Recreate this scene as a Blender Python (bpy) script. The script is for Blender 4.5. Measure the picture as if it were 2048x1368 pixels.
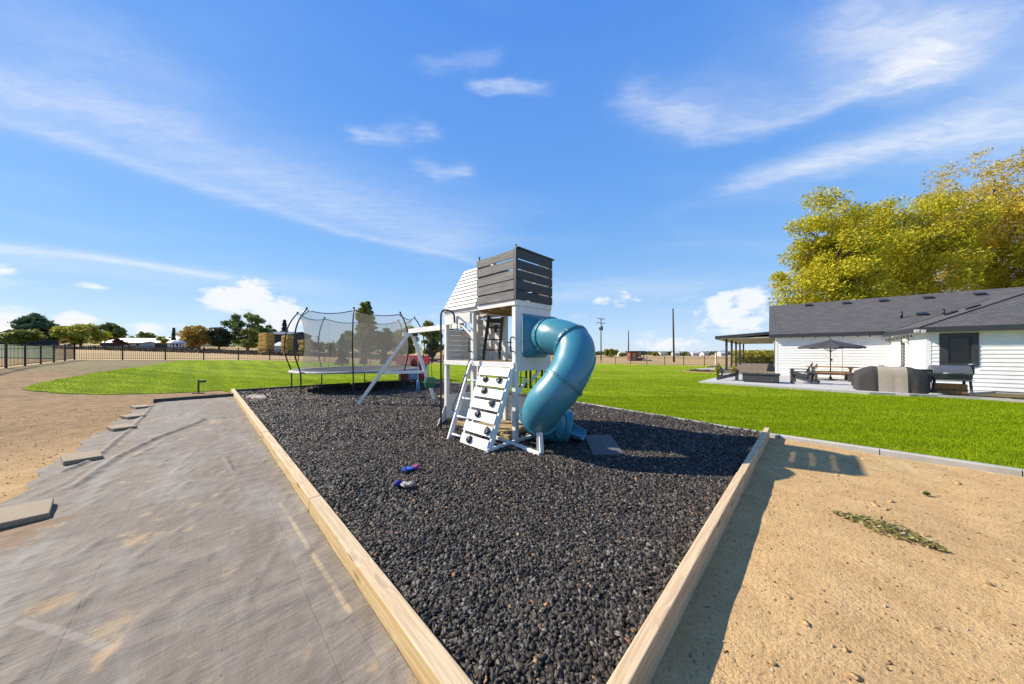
import bpy, bmesh, math, random
import numpy as np
from mathutils import Vector, Matrix
from mathutils.geometry import delaunay_2d_cdt
R = math.radians
random.seed(7); rng = np.random.default_rng(7)
sc = bpy.context.scene
C = sc.collection
for o in list(bpy.data.objects): bpy.data.objects.remove(o)

# ------------------------------------------------------------------ camera
H = 1.65; F = 600.0; CX = 1024.0; HY = 704.0          # eye height, focal length and horizon of the 2048 px photograph
cam = bpy.data.cameras.new('camera'); co = bpy.data.objects.new('camera', cam); C.objects.link(co)
cam.sensor_width = 36; cam.lens = F/2048*36; cam.shift_y = 20/2048
cam.clip_start = 0.05; cam.clip_end = 6000
co.location = (0, 0, H); co.rotation_euler = (R(90), 0, 0)
sc.camera = co
sc.render.resolution_x = 1024; sc.render.resolution_y = 684

# ------------------------------------------------------------------ node helper
class NT:
    def __init__(s, tree):
        s.t = tree; s.x = 0
    def n(s, typ, ins=None, **props):
        nd = s.t.nodes.new(typ)
        for k, v in props.items(): setattr(nd, k, v)
        for k, v in (ins or {}).items(): s.set(nd.inputs[k], v)
        return nd
    def set(s, sock, v):
        if isinstance(v, bpy.types.NodeSocket): s.t.links.new(v, sock)
        elif isinstance(v, (tuple, list)) and sock.type == 'RGBA' and len(v) == 3: sock.default_value = (*v, 1)
        else: sock.default_value = v
    def m(s, op, a, b=None, c=None, clamp=False):
        nd = s.n('ShaderNodeMath', operation=op, use_clamp=clamp)
        for i, v in enumerate((a, b, c)):
            if v is not None: s.set(nd.inputs[i], v)
        return nd.outputs[0]
    def v(s, op, a, b=None, scale=None):
        nd = s.n('ShaderNodeVectorMath', operation=op)
        s.set(nd.inputs[0], a)
        if b is not None: s.set(nd.inputs[1], b)
        if scale is not None: s.set(nd.inputs['Scale'], scale)
        return nd.outputs['Value' if op in ('LENGTH', 'DOT_PRODUCT', 'DISTANCE') else 'Vector']
    def sep(s, v):
        nd = s.n('ShaderNodeSeparateXYZ', {0: v}); return nd.outputs
    def comb(s, x, y, z=0.0):
        return s.n('ShaderNodeCombineXYZ', {0: x, 1: y, 2: z}).outputs[0]
    def noise(s, vec, scale, detail=4, rough=.55, dist=0.0, out='Fac'):
        return s.n('ShaderNodeTexNoise', {'Vector': vec, 'Scale': scale, 'Detail': detail, 'Roughness': rough, 'Distortion': dist}).outputs[out]
    def vor(s, vec, scale, out='Distance', feature='F1', rand=1.0):
        return s.n('ShaderNodeTexVoronoi', {'Vector': vec, 'Scale': scale, 'Randomness': rand}, feature=feature).outputs[out]
    def ss(s, x, lo, hi, a=0.0, b=1.0, kind='SMOOTHSTEP'):
        nd = s.n('ShaderNodeMapRange', {0: x, 1: lo, 2: hi, 3: a, 4: b}, interpolation_type=kind)
        return nd.outputs[0]
    def mix(s, f, a, b, mode='MIX'):
        nd = s.n('ShaderNodeMix', data_type='RGBA', blend_type=mode)
        s.set(nd.inputs[0], f); s.set(nd.inputs[6], a); s.set(nd.inputs[7], b)
        return nd.outputs[2]
    def map(s, vec, scale=(1, 1, 1), rot=(0, 0, 0), loc=(0, 0, 0)):
        return s.n('ShaderNodeMapping', {'Vector': vec, 'Location': loc, 'Rotation': rot, 'Scale': scale}).outputs[0]
    def seg(s, p, a, b):
        """distance from the 2-D point p to the segment a-b"""
        ax, ay = a; bx, by = b; dx, dy = bx-ax, by-ay; L = dx*dx+dy*dy
        q = s.v('SUBTRACT', p, (ax, ay, 0))
        t = s.m('DIVIDE', s.v('DOT_PRODUCT', q, (dx, dy, 0)), L, clamp=True)
        c = s.v('SCALE', (dx, dy, 0), scale=t)
        return s.v('LENGTH', s.v('SUBTRACT', q, c))

# ------------------------------------------------------------------ sun and sky
SUN_EL = R(36.3)
SUN = Vector((-0.9625, 0.2715, 0)).normalized()*math.cos(SUN_EL) + Vector((0, 0, math.sin(SUN_EL)))
sl = bpy.data.lights.new('sun', 'SUN'); sl.energy = 5.0; sl.angle = R(0.53); sl.color = (1.0, .90, .74)
so = bpy.data.objects.new('sun', sl); C.objects.link(so); so.location = (-30, 10, 30)
so.rotation_euler = (-SUN).to_track_quat('-Z', 'Y').to_euler()

w = bpy.data.worlds.new('World'); sc.world = w; w.use_nodes = True
w.node_tree.nodes.clear(); nt = NT(w.node_tree)
sky = nt.n('ShaderNodeTexSky', sky_type='NISHITA', sun_disc=False, sun_elevation=SUN_EL,
           sun_rotation=math.atan2(SUN.x, SUN.y), altitude=800, air_density=1.0, dust_density=0.15, ozone_density=2.0)
SKY_STRENGTH = .13
d = nt.n('ShaderNodeTexCoord').outputs['Generated']
dx, dy, dz = nt.sep(d)
up = nt.m('MAXIMUM', dz, 0.02)
pl = nt.comb(nt.m('DIVIDE', dx, up), nt.m('DIVIDE', dy, up))          # the cirrus deck: a flat layer one unit up
warp = nt.noise(pl, 1.1, 3, .5, out='Color')
plw = nt.v('ADD', pl, nt.v('SCALE', nt.v('SUBTRACT', warp, (.5, .5, .5)), scale=.30))
warp2 = nt.noise(nt.map(pl, (1, 2.2, 1), (0, 0, R(-20))), 6.5, 3, .6, out='Color')
plw = nt.v('ADD', plw, nt.v('SCALE', nt.v('SUBTRACT', warp2, (.5, .5, .5)), scale=.13))
def deck(px, py): return ((px-CX)/(HY-py), F/(HY-py))
def streak(pts, width, gain):
    acc = None
    for a, b in zip(pts[:-1], pts[1:]):
        s_ = nt.seg(plw, deck(*a), deck(*b))
        g = nt.m('EXPONENT', nt.m('MULTIPLY', nt.m('POWER', nt.m('DIVIDE', s_, width), 2.0), -1.0))
        acc = g if acc is None else nt.m('MAXIMUM', acc, g)
    return nt.m('MULTIPLY', acc, gain)
bands = [
    streak([(-60, 212), (140, 268), (420, 378), (700, 468), (960, 525)], .10, .34),
    streak([(-60, 150), (150, 215), (420, 330), (700, 430), (900, 490)], .34, .30),
    streak([(500, 330), (700, 390), (900, 440)], .40, .24),
    streak([(-40, 160), (120, 190), (330, 232)], .11, .26),
    streak([(100, 60), (260, 110)], .16, .20),
    streak([(-60, 494), (180, 514), (430, 552)], .22, .62),
    streak([(-60, 510), (180, 535), (600, 572)], .7, .25),
    streak([(715, 272), (770, 276), (845, 262)], .05, .62),
    streak([(845, 335), (865, 348), (930, 345)], .055, .42),
    streak([(950, 165), (1020, 168), (1100, 178)], .032, .62),
    streak([(835, 112), (900, 105), (970, 100)], .035, .26),
    streak([(1270, 190), (1330, 240), (1400, 262), (1520, 245), (1680, 190), (1830, 130)], .075, .50),
    streak([(1380, 215), (1560, 190), (1760, 120)], .17, .26),
    streak([(1500, 362), (1680, 325), (1850, 270), (2080, 240)], .13, .60),
    streak([(1650, 330), (1900, 270), (2100, 300)], .22, .35),
    streak([(1720, 10), (1810, 70), (1880, 115), (1870, 150)], .10, .60),
    streak([(1900, 60), (2060, 180)], .2, .35),
    streak([(1120, 592), (1220, 580), (1330, 578)], .75, .34),
]
cir = bands[0]
for b_ in bands[1:]: cir = nt.m('ADD', cir, b_)
fib = nt.noise(nt.map(plw, (1.0, 4.5, 1), (0, 0, R(-24))), 4.2, 6, .66, .6)     # wind-drawn fibres
soft = nt.noise(nt.map(pl, (1, 1.7, 1), (0, 0, R(-30))), .75, 5, .5, .5)
cir = nt.m('MULTIPLY', cir, nt.ss(fib, .22, .78, .62, 1.12))
cir = nt.m('ADD', cir, nt.m('MULTIPLY', nt.ss(soft, .48, .82), nt.ss(fib, .2, .8, .10, .24)))
cir = nt.m('MULTIPLY', cir, nt.ss(dz, .02, .14))
# low cumulus near the horizon
az = nt.m('ARCTAN2', dx, dy); el = nt.m('ARCSINE', nt.m('MINIMUM', dz, 1.0))
ae = nt.comb(az, nt.m('MULTIPLY', el, 1.0))
puff = nt.noise(nt.map(ae, (26, 40, 1)), 1.0, 6, .6)
cum = None
def aev(px, py):
    x, z = (px-CX)/F, (HY-py)/F
    return math.atan2(x, 1), math.atan2(z, math.hypot(x, 1))
for px, py, wx, wy, g in [(470, 600, .055, .034, 1), (505, 588, .035, .040, 1), (545, 625, .06, .045, .9), (560, 650, .07, .03, .7),
                          (1440, 606, .035, .030, 1), (1500, 600, .045, .030, .85), (1470, 640, .075, .045, .65),
                          (188, 574, .016, .008, .75), (25, 640, .028, .022, .9), (150, 640, .026, .016, .9), (290, 660, .03, .014, .7), (5, 540, .014, .012, .5),
                          (1340, 690, .09, .018, .6), (1230, 600, .06, .018, .35)]:
    a0, e0 = aev(px, py)
    q = nt.v('LENGTH', nt.v('DIVIDE', nt.v('SUBTRACT', ae, (a0, e0, 0)), (wx, wy, 1)))
    b_ = nt.m('MULTIPLY', nt.m('SUBTRACT', 1.25, q), g)
    cum = b_ if cum is None else nt.m('MAXIMUM', cum, b_)
cumf = nt.ss(nt.m('ADD', cum, nt.m('MULTIPLY', nt.m('SUBTRACT', puff, .5), 2.0)), .02, .62)
far = nt.noise(nt.map(ae, (5, 14, 1), loc=(3.1, 0, 0)), 1.0, 6, .6)
farf = nt.m('MULTIPLY', nt.ss(far, .56, .72, 0, .55), nt.m('MULTIPLY', nt.ss(dz, -.01, .03), nt.ss(dz, .22, .06)))
cloud = nt.m('MINIMUM', nt.m('ADD', nt.m('MAXIMUM', nt.m('MULTIPLY', cumf, .95), farf), nt.m('MULTIPLY', cir, .72)), 1.0, clamp=True)
gm = nt.n('ShaderNodeGamma', {'Color': sky.outputs[0], 'Gamma': .6}).outputs[0]
hs = nt.n('ShaderNodeHueSaturation', {'Hue': .51, 'Saturation': 1.7, 'Value': 1.6, 'Color': gm}).outputs[0]
rp = nt.n('ShaderNodeValToRGB', {0: dz}); cr = rp.color_ramp
STOPS = [(0.0, (.56, .73, .97)), (.07, (.50, .70, .97)), (.20, (.32, .585, .96)), (.42, (.180, .435, .94)), (.75, (.105, .312, .885)), (1.0, (.09, .26, .79))]
while len(cr.elements) < len(STOPS): cr.elements.new(.5)
for e, (p_, c_) in zip(cr.elements, STOPS): e.position = p_; e.color = (*c_, 1)
grad = nt.v('SCALE', rp.outputs[0], scale=.61/SKY_STRENGTH)                # clear dry-air blue of the photograph
skyc = nt.mix(.22, grad, hs)
skyc = nt.mix(cloud, skyc, (4.35, 4.5, 4.75))
bg = nt.n('ShaderNodeBackground', {'Color': skyc, 'Strength': SKY_STRENGTH})
wo = nt.n('ShaderNodeOutputWorld', {0: bg.outputs[0]})
sc.view_settings.view_transform = 'Standard'; sc.view_settings.look = 'None'
sc.view_settings.exposure = 0.72; sc.view_settings.gamma = 1.0
w.cycles.sampling_method = 'MANUAL'; w.cycles.sample_map_resolution = 512
sc.cycles.use_denoising = True
sc.cycles.max_bounces = 6; sc.cycles.diffuse_bounces = 3; sc.cycles.glossy_bounces = 3; sc.cycles.transparent_max_bounces = 12

# ------------------------------------------------------------------ where things stand
def ss_(x, a, b):
    t = np.clip((x-a)/(b-a), 0, 1); return t*t*(3-2*t)
def gz(x, y):
    """height of the land: level round the yard, rising to the west, falling away to the north-east"""
    x = np.asarray(x, float); y = np.asarray(y, float)
    zl = .85*ss_(-x, 12.5, 28) + .027*np.clip(-x-28, 0, 190)
    zr = -.01*np.clip(y-22, 0, 260)*ss_(x, -16, 8)
    return zl*ss_(y, 2, 11) + zr
def gzf(x, y): return float(gz(x, y))
def pz(px, py, z=0.0):
    """the point at height z that a pixel of the photograph looks at"""
    D = F*(H-z)/(py-HY); return Vector(((px-CX)/F*D, D, z))
def pd(px, py, D):
    return Vector(((px-CX)/F*D, D, H+(HY-py)/F*D))
def gp(px, D, dz=0.0):
    x = (px-CX)/F*D; return Vector((x, D, gzf(x, D)+dz))
def pg(px, py):
    """the point of the land that a pixel looks at"""
    D = 2.0; lo = None
    for i in range(4000):
        x = (px-CX)/F*D; z = H+(HY-py)/F*D
        if z <= gzf(x, D): break
        D *= 1.0015
    return Vector((x, D, gzf(x, D)))
class Frame:
    def __init__(s, o, ang):
        s.o = Vector(o); s.ang = ang; s.M = Matrix.Translation(s.o) @ Matrix.Rotation(ang, 4, 'Z'); s.I = s.M.inverted()
    def w(s, x, y, z): return s.M @ Vector((x, y, z))
    def l(s, p): return s.I @ Vector(p)
    def on(s, px, py, axis, val):
        """local point where a pixel's ray meets the local plane axis = val"""
        e = s.I @ Vector((0, 0, H)); d = s.I.to_3x3() @ Vector(((px-CX)/F, 1, (HY-py)/F))
        t = (val-e[axis])/d[axis]; return e+d*t

# ------------------------------------------------------------------ mesh builders
class MB:
    def __init__(s): s.v = []; s.f = []
    def add(s, vs, fs):
        n = len(s.v); s.v += [tuple(p) for p in vs]; s.f += [tuple(i+n for i in f) for f in fs]; return s
    def box(s, c, size, M=None):
        hx, hy, hz = (k/2 for k in size)
        vs = [Vector((x*hx, y*hy, z*hz)) for x in (-1, 1) for y in (-1, 1) for z in (-1, 1)]
        if M is not None: vs = [M @ p for p in vs]
        return s.add([p+Vector(c) for p in vs], [(0, 1, 3, 2), (4, 6, 7, 5), (0, 4, 5, 1), (2, 3, 7, 6), (0, 2, 6, 4), (1, 5, 7, 3)])
    def bx(s, x0, x1, y0, y1, z0, z1): return s.box(((x0+x1)/2, (y0+y1)/2, (z0+z1)/2), (x1-x0, y1-y0, z1-z0))
    def beam(s, a, b, wd, ht, up=(0, 0, 1)):
        a = Vector(a); b = Vector(b); d = (b-a); L = d.length; d = d/L; up = Vector(up)
        sd = d.cross(up)
        if sd.length < 1e-4: sd = d.cross(Vector((0, 1, 0)))
        sd.normalize(); u = sd.cross(d)
        M = Matrix((sd, d, u)).transposed()
        return s.box((a+b)/2, (wd, L, ht), M)
    def tube(s, pts, r, n=8, caps=True, closed=False):
        pts = [Vector(p) for p in pts]; m = len(pts); rr = r if isinstance(r, (list, tuple)) else [r]*m
        base = len(s.v); prev = None
        for i, p in enumerate(pts):
            if closed: t = pts[(i+1) % m]-pts[i-1]
            else: t = pts[min(i+1, m-1)]-pts[max(i-1, 0)]
            t.normalize()
            if prev is None:
                a = Vector((0, 0, 1)) if abs(t.z) < .9 else Vector((1, 0, 0)); e = t.cross(a).normalized()
            else:
                e = prev-t*prev.dot(t); e.normalize()
            prev = e; g = t.cross(e)
            for k in range(n):
                an = 2*math.pi*k/n; s.v.append(tuple(p+(e*math.cos(an)+g*math.sin(an))*rr[i]))
        for i in range(m if closed else m-1):
            j = (i+1) % m
            for k in range(n):
                l = (k+1) % n; s.f.append((base+i*n+k, base+i*n+l, base+j*n+l, base+j*n+k))
        if caps and not closed:
            s.f.append(tuple(base+k for k in reversed(range(n)))); s.f.append(tuple(base+(m-1)*n+k for k in range(n)))
        return s
    def lathe(s, prof, n=24, o=(0, 0, 0)):
        base = len(s.v); o = Vector(o)
        for r_, z_ in prof:
            for k in range(n):
                an = 2*math.pi*k/n; s.v.append((o.x+r_*math.cos(an), o.y+r_*math.sin(an), o.z+z_))
        for i in range(len(prof)-1):
            for k in range(n):
                l = (k+1) % n; s.f.append((base+i*n+k, base+i*n+l, base+(i+1)*n+l, base+(i+1)*n+k))
        return s
    def prism(s, poly, d):
        """a flat polygon of 3-D points, given thickness along the vector d"""
        n = len(poly); d = Vector(d); p = [Vector(q) for q in poly]
        return s.add(p+[q+d for q in p], [tuple(reversed(range(n))), tuple(range(n, 2*n))] + [(i, (i+1) % n, (i+1) % n+n, i+n) for i in range(n)])
    def mesh(s, name, org=(0, 0, 0), smooth=False):
        me = bpy.data.meshes.new(name); o = Vector(org)
        me.from_pydata([(p[0]-o.x, p[1]-o.y, p[2]-o.z) for p in s.v], [], s.f)
        bm = bmesh.new(); bm.from_mesh(me); bmesh.ops.recalc_face_normals(bm, faces=bm.faces); bm.to_mesh(me); bm.free()
        if smooth: me.polygons.foreach_set('use_smooth', [True]*len(me.polygons))
        return me
def obj(name, me, mt, parent=None, bevel=0, smooth=False):
    if isinstance(me, MB): me = me.mesh(name, smooth=smooth)
    o = bpy.data.objects.new(name, me); C.objects.link(o)
    if mt is not None and not me.materials: me.materials.append(mt)
    if parent is not None: o.parent = parent
    if bevel:
        b = o.modifiers.new('bevel', 'BEVEL'); b.width = bevel; b.segments = 2; b.limit_method = 'ANGLE'; b.angle_limit = R(40)
    return o
def arr_mesh(name, V, Fc, smooth=False):
    V = np.asarray(V, np.float32); Fc = np.asarray(Fc, np.int32); k = Fc.shape[1]
    me = bpy.data.meshes.new(name); me.vertices.add(len(V)); me.vertices.foreach_set('co', V.ravel())
    me.loops.add(Fc.size); me.loops.foreach_set('vertex_index', Fc.ravel())
    me.polygons.add(len(Fc)); me.polygons.foreach_set('loop_start', np.arange(0, Fc.size, k, dtype=np.int32))
    if smooth: me.polygons.foreach_set('use_smooth', np.ones(len(Fc), bool))
    me.update(calc_edges=True); return me
def tag(o, label=None, cat=None, group=None, kind=None):
    if label: o['label'] = label
    if cat: o['category'] = cat
    if group: o['group'] = group
    if kind: o['kind'] = kind
    return o
def thing(name, label, cat, loc=(0, 0, 0), rz=0.0, group=None):
    o = bpy.data.objects.new(name, None); C.objects.link(o); o.location = loc; o.rotation_euler = (0, 0, rz); o.empty_display_size = .2
    return tag(o, label, cat, group)
def copy_tree(o, parent=None):
    c = o.copy(); C.objects.link(c)
    if parent is not None: c.parent = parent
    for ch in [k for k in bpy.data.objects if k.parent == o]: copy_tree(ch, c)
    return c
def struct(name, me, mt, kind='structure'):
    return tag(obj(name, me, mt), kind=kind)
def arc(p0, p1, sag, n=8):
    p0 = Vector(p0); p1 = Vector(p1)
    return [p0.lerp(p1, i/n)-Vector((0, 0, sag*4*(i/n)*(1-i/n))) for i in range(n+1)]
def spline(pts, n=8):
    pts = [Vector(p) for p in pts]; q = [pts[0]*2-pts[1]]+pts+[pts[-1]*2-pts[-2]]; out = []
    for i in range(1, len(q)-2):
        for k in range(n):
            t = k/n; a, b, c, d_ = q[i-1], q[i], q[i+1], q[i+2]
            out.append(.5*((2*b)+(c-a)*t+(2*a-5*b+4*c-d_)*t*t+(3*b-a-3*c+d_)*t**3))
    return out+[pts[-1]]

# ------------------------------------------------------------------ materials
def new_mat(name):
    m_ = bpy.data.materials.new(name); m_.use_nodes = True; m_.node_tree.nodes.clear()
    return m_, NT(m_.node_tree)
ALB = .77      # every base colour below was picked against a darker exposure; scaled once here
def finish(k, col, rough=.6, bump=None, bstr=.3, bdist=.01, metal=0.0, spec=.5, extra=None):
    col = k.mix(1.0, col, (ALB, ALB, ALB), 'MULTIPLY')
    ins = {'Base Color': col, 'Roughness': rough, 'Metallic': metal, 'Specular IOR Level': spec}
    if bump is not None:
        ins['Normal'] = k.n('ShaderNodeBump', {'Height': bump, 'Strength': bstr, 'Distance': bdist}).outputs[0]
    ins.update(extra or {})
    p = k.n('ShaderNodeBsdfPrincipled', ins)
    k.n('ShaderNodeOutputMaterial', {0: p.outputs[0]}); return p
def simple(name, col, rough=.6, var=.15, scale=6.0, bstr=.15, metal=0.0, spec=.5, stretch=(1, 1, 1), bdist=.005):
    m_, k = new_mat(name); oc = k.n('ShaderNodeTexCoord').outputs['Object']; v_ = k.map(oc, stretch)
    n1 = k.noise(v_, scale, 5, .6); n2 = k.noise(v_, scale*9, 3, .6)
    isl = k.n('ShaderNodeObjectInfo').outputs['Random']
    f = k.m('ADD', k.m('MULTIPLY', n1, .65), k.m('ADD', k.m('MULTIPLY', n2, .25), k.m('MULTIPLY', isl, .12)))
    dark = tuple(c*(1-var) for c in col); light = tuple(min(1, c*(1+var)) for c in col)
    c_ = k.mix(k.ss(f, .3, .72), dark, light)
    finish(k, c_, k.ss(n1, .3, .7, max(0, rough-.08), min(1, rough+.08)), n2, bstr, bdist, metal, spec); return m_
def timber(name, light, dark, grain=(30, 1.2, 30), knots=True, rough=.7, dusty=None):
    """sawn wood: grain runs along the object's local Y axis"""
    m_, k = new_mat(name); oc = k.n('ShaderNodeTexCoord').outputs['Object']
    rnd = k.n('ShaderNodeObjectInfo').outputs['Random']
    oc = k.v('ADD', oc, k.comb(rnd, k.m('MULTIPLY', rnd, 17.0), rnd))
    kn = k.vor(k.map(oc, (8.5, 2.1, 8.5)), 1.0); kd = k.ss(kn, .0, .42, 1, 0) if knots else 0.0
    wv = k.v('ADD', oc, k.v('SCALE', k.comb(1.0, 0.0, 1.0), scale=k.m('MULTIPLY', kd, .035)))
    wv = k.v('ADD', wv, k.v('SCALE', k.noise(k.map(oc, (2, .7, 2)), 1.5, 2, .5, out='Color'), scale=.035))
    g = k.noise(k.map(wv, grain), 2.2, 3, .6); fine = k.noise(k.map(oc, (140, 4, 140)), 1.0, 2, .6)
    col = k.mix(k.ss(g, .38, .62), light, dark)
    col = k.mix(k.ss(fine, .35, .75, 0, .25), col, tuple(c*.8 for c in dark))
    blotch = k.noise(k.map(oc, (3, .8, 3)), 1.4, 4, .6)
    col = k.mix(k.ss(blotch, .45, .75, 0, .35), col, tuple(c*.72 for c in light))
    if knots: col = k.mix(k.ss(kn, .10, .24, .8, 0), col, tuple(c*.36 for c in dark))
    if dusty:
        nz = k.sep(k.n('ShaderNodeNewGeometry').outputs['Normal'])[2]
        col = k.mix(k.m('MULTIPLY', k.ss(nz, .5, .9), k.ss(blotch, .25, .6, .40, .75)), col, k.mix(k.ss(g, .4, .6, 0, .7), dusty, tuple(c*.72 for c in dusty)))       # dust and greying on the flat top
    finish(k, col, rough, k.m('ADD', g, fine), .25, .004, spec=.3); return m_
def leaf_mat(name, cols, rough=.6, trans=.25, spec=.25):
    m_, k = new_mat(name); rnd = k.n('ShaderNodeNewGeometry').outputs['Random Per Island']
    rp = k.n('ShaderNodeValToRGB', {0: rnd}); cr = rp.color_ramp
    while len(cr.elements) < len(cols): cr.elements.new(.5)
    for i, (e, c_) in enumerate(zip(cr.elements, cols)): e.position = i/(len(cols)-1); e.color = (*c_, 1)
    lc = k.mix(1.0, rp.outputs[0], (ALB, ALB, ALB), 'MULTIPLY')
    p = k.n('ShaderNodeBsdfPrincipled', {'Base Color': lc, 'Roughness': rough, 'Specular IOR Level': spec})
    t = k.n('ShaderNodeBsdfTranslucent', {'Color': lc})
    mx = k.n('ShaderNodeMixShader', {0: trans, 1: p.outputs[0], 2: t.outputs[0]})
    k.n('ShaderNodeOutputMaterial', {0: mx.outputs[0]}); return m_
M = {}
def white_paint(name, col=(.92, .92, .89)):
    m_, k = new_mat(name); oc = k.n('ShaderNodeTexCoord').outputs['Object']
    n1 = k.noise(oc, 2.5, 6, .65); n2 = k.noise(k.map(oc, (60, 60, 9)), 1.0, 4, .6); sp = k.noise(oc, 34, 3, .7)
    c_ = k.mix(k.ss(n1, .46, .74, 0, .45), col, (col[0]*.78, col[1]*.73, col[2]*.64))
    c_ = k.mix(k.ss(sp, .66, .74, 0, .5), c_, (.42, .38, .32))
    finish(k, c_, .55, n2, .12, .004, spec=.35); return m_
M['white'] = white_paint('white_paint')
M['siding'] = white_paint('white_siding', (.96, .96, .94))
M['char'] = simple('charcoal_tone', (.035, .036, .04), .5, .25, 5, .15)
M['black'] = simple('black_metal', (.014, .014, .016), .42, .3, 8, .1)
M['dark_trim'] = simple('dark_trim', (.04, .042, .048), .45, .2, 3, .1)
M['steel'] = simple('grey_steel', (.30, .31, .33), .38, .2, 6, .1, metal=.8)
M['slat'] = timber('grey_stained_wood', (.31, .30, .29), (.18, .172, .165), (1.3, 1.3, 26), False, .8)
M['tan_wood'] = timber('plywood', (.52, .38, .20), (.40, .27, .13), (18, 1.2, 18), False)
M['beam_wood'] = timber('fir_beam', (.86, .66, .36), (.72, .46, .19), (30, .9, 30), dusty=(0.742, 0.576, 0.384))
M['beam_wood_b'] = timber('fir_beam_weathered', (0.800, 0.600, 0.375), (0.587, 0.400, 0.219), (30, .9, 30), dusty=(0.845, 0.608, 0.365))
M['dark_timber'] = timber('shade_dark_timber', (.13, .105, .085), (.075, .06, .05), (30, .9, 30), False)  # far edging timbers: shade of their near faces put into the wood colour
M['table_wood'] = timber('table_wood', (.48, .27, .10), (.34, .17, .06), (20, 20, 20), False, .5)
M['concrete'] = simple('concrete', (.47, .45, .41), .85, .16, 2.5, .35)
M['paver'] = simple('paver_concrete', (.37, .285, .185), .9, .14, 9, .5)
M['rubber'] = simple('black_rubber', (.02, .02, .022), .55, .3, 20, .3)
M['rock'] = simple('moulded_hold', (.035, .036, .042), .45, .35, 30, .5)
M['red'] = simple('red_plastic', (.52, .035, .025), .4, .1, 4, .05)
M['blue_pl'] = simple('pale_blue_plastic', (.30, .52, .72), .4, .1, 4, .05)
M['teal_pl'] = simple('teal_disc', (.02, .17, .34), .4, .15, 4, .05)
M['green_pl'] = simple('green_plastic', (.03, .14, .07), .45, .15, 4, .05)
M['glass'] = None

# ------------------------------------------------------------------ the yard's own axes: local x runs right and away, local y left and away
YARD = Frame((0, 0, 0), R(45.7))
YA = Vector((math.cos(R(135.7)), math.sin(R(135.7)), 0)); YB = Vector((math.cos(R(45.7)), math.sin(R(45.7)), 0))
def yl(X, Y):
    c, s_ = math.cos(R(45.7)), math.sin(R(45.7)); return X*c+Y*s_, -X*s_+Y*c
def yw(x, y):
    c, s_ = math.cos(R(45.7)), math.sin(R(45.7)); return x*c-y*s_, x*s_+y*c
def vnoise(x, y, seed=0):
    """smooth value noise for relief"""
    r_ = np.random.default_rng(seed); T = r_.random((64, 64))
    xi = np.floor(x).astype(int); yi = np.floor(y).astype(int); fx = x-xi; fy = y-yi
    fx = fx*fx*(3-2*fx); fy = fy*fy*(3-2*fy)
    g = lambda a, b: T[a % 64, b % 64]
    return (g(xi, yi)*(1-fx)+g(xi+1, yi)*fx)*(1-fy)+(g(xi, yi+1)*(1-fx)+g(xi+1, yi+1)*fx)*fy
def inpoly(X, Y, poly):
    res = np.zeros(X.shape, bool); n = len(poly)
    for i in range(n):
        x0, y0 = poly[i]; x1, y1 = poly[(i+1) % n]
        c = ((y0 > Y) != (y1 > Y)); res ^= c & (X < (x1-x0)*(Y-y0)/(y1-y0+1e-12)+x0)
    return res
def grid_mesh(name, xs, ys, zf, frame=False, mask=None):
    GX, GY = np.meshgrid(xs, ys, indexing='ij')
    X, Y = yw(GX, GY) if frame else (GX, GY)
    Z = zf(X, Y, GX, GY); nx, ny = len(xs), len(ys)
    idx = np.arange(nx*ny).reshape(nx, ny)
    Fc = np.stack([idx[:-1, :-1], idx[1:, :-1], idx[1:, 1:], idx[:-1, 1:]], -1).reshape(-1, 4)
    V = np.stack([X, Y, Z], -1).reshape(-1, 3)
    if mask is not None:
        cx = V[Fc].mean(1); Fc = Fc[mask(cx[:, 0], cx[:, 1])]
        used = np.unique(Fc); re = np.zeros(len(V), int); re[used] = np.arange(len(used)); V = V[used]; Fc = re[Fc]
    return arr_mesh(name, V, Fc, True)
def sheet(name, poly, zf, step):
    """a sheet that fills a world polygon, with points every step metres inside"""
    P = [Vector(p) for p in poly]; pts = []; edges = []
    for a, b in zip(P, P[1:]+P[:1]):
        n = max(1, int((b-a).length/step))
        for i in range(n): pts.append(a.lerp(b, i/n))
    m = len(pts); edges = [(i, (i+1) % m) for i in range(m)]
    xs = np.arange(min(p.x for p in P), max(p.x for p in P), step); ys = np.arange(min(p.y for p in P), max(p.y for p in P), step)
    GX, GY = np.meshgrid(xs, ys); GX = GX.ravel()+rng.uniform(-.2, .2, GX.size)*step; GY = GY.ravel()+rng.uniform(-.2, .2, GY.size)*step
    k = inpoly(GX, GY, [tuple(p) for p in P])
    pts += [Vector((x, y)) for x, y in zip(GX[k], GY[k])]
    v, e, f, *_ = delaunay_2d_cdt(pts, edges, [], 1, 1e-5)
    me = bpy.data.meshes.new(name); XY = np.array([tuple(p) for p in v]); Z = zf(XY[:, 0], XY[:, 1])
    me.from_pydata([(x, y, z) for (x, y), z in zip(XY, Z)], [], [tuple(t) for t in f])
    me.polygons.foreach_set('use_smooth', [True]*len(me.polygons)); return me

# ---- corner points of the yard fence
FC1 = Vector((-35.0, 24.0)); FC2 = Vector((7.64, 56.3)); FN = Vector((-21.0, 10.5)); FE = Vector((52.0, 14.5))
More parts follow.
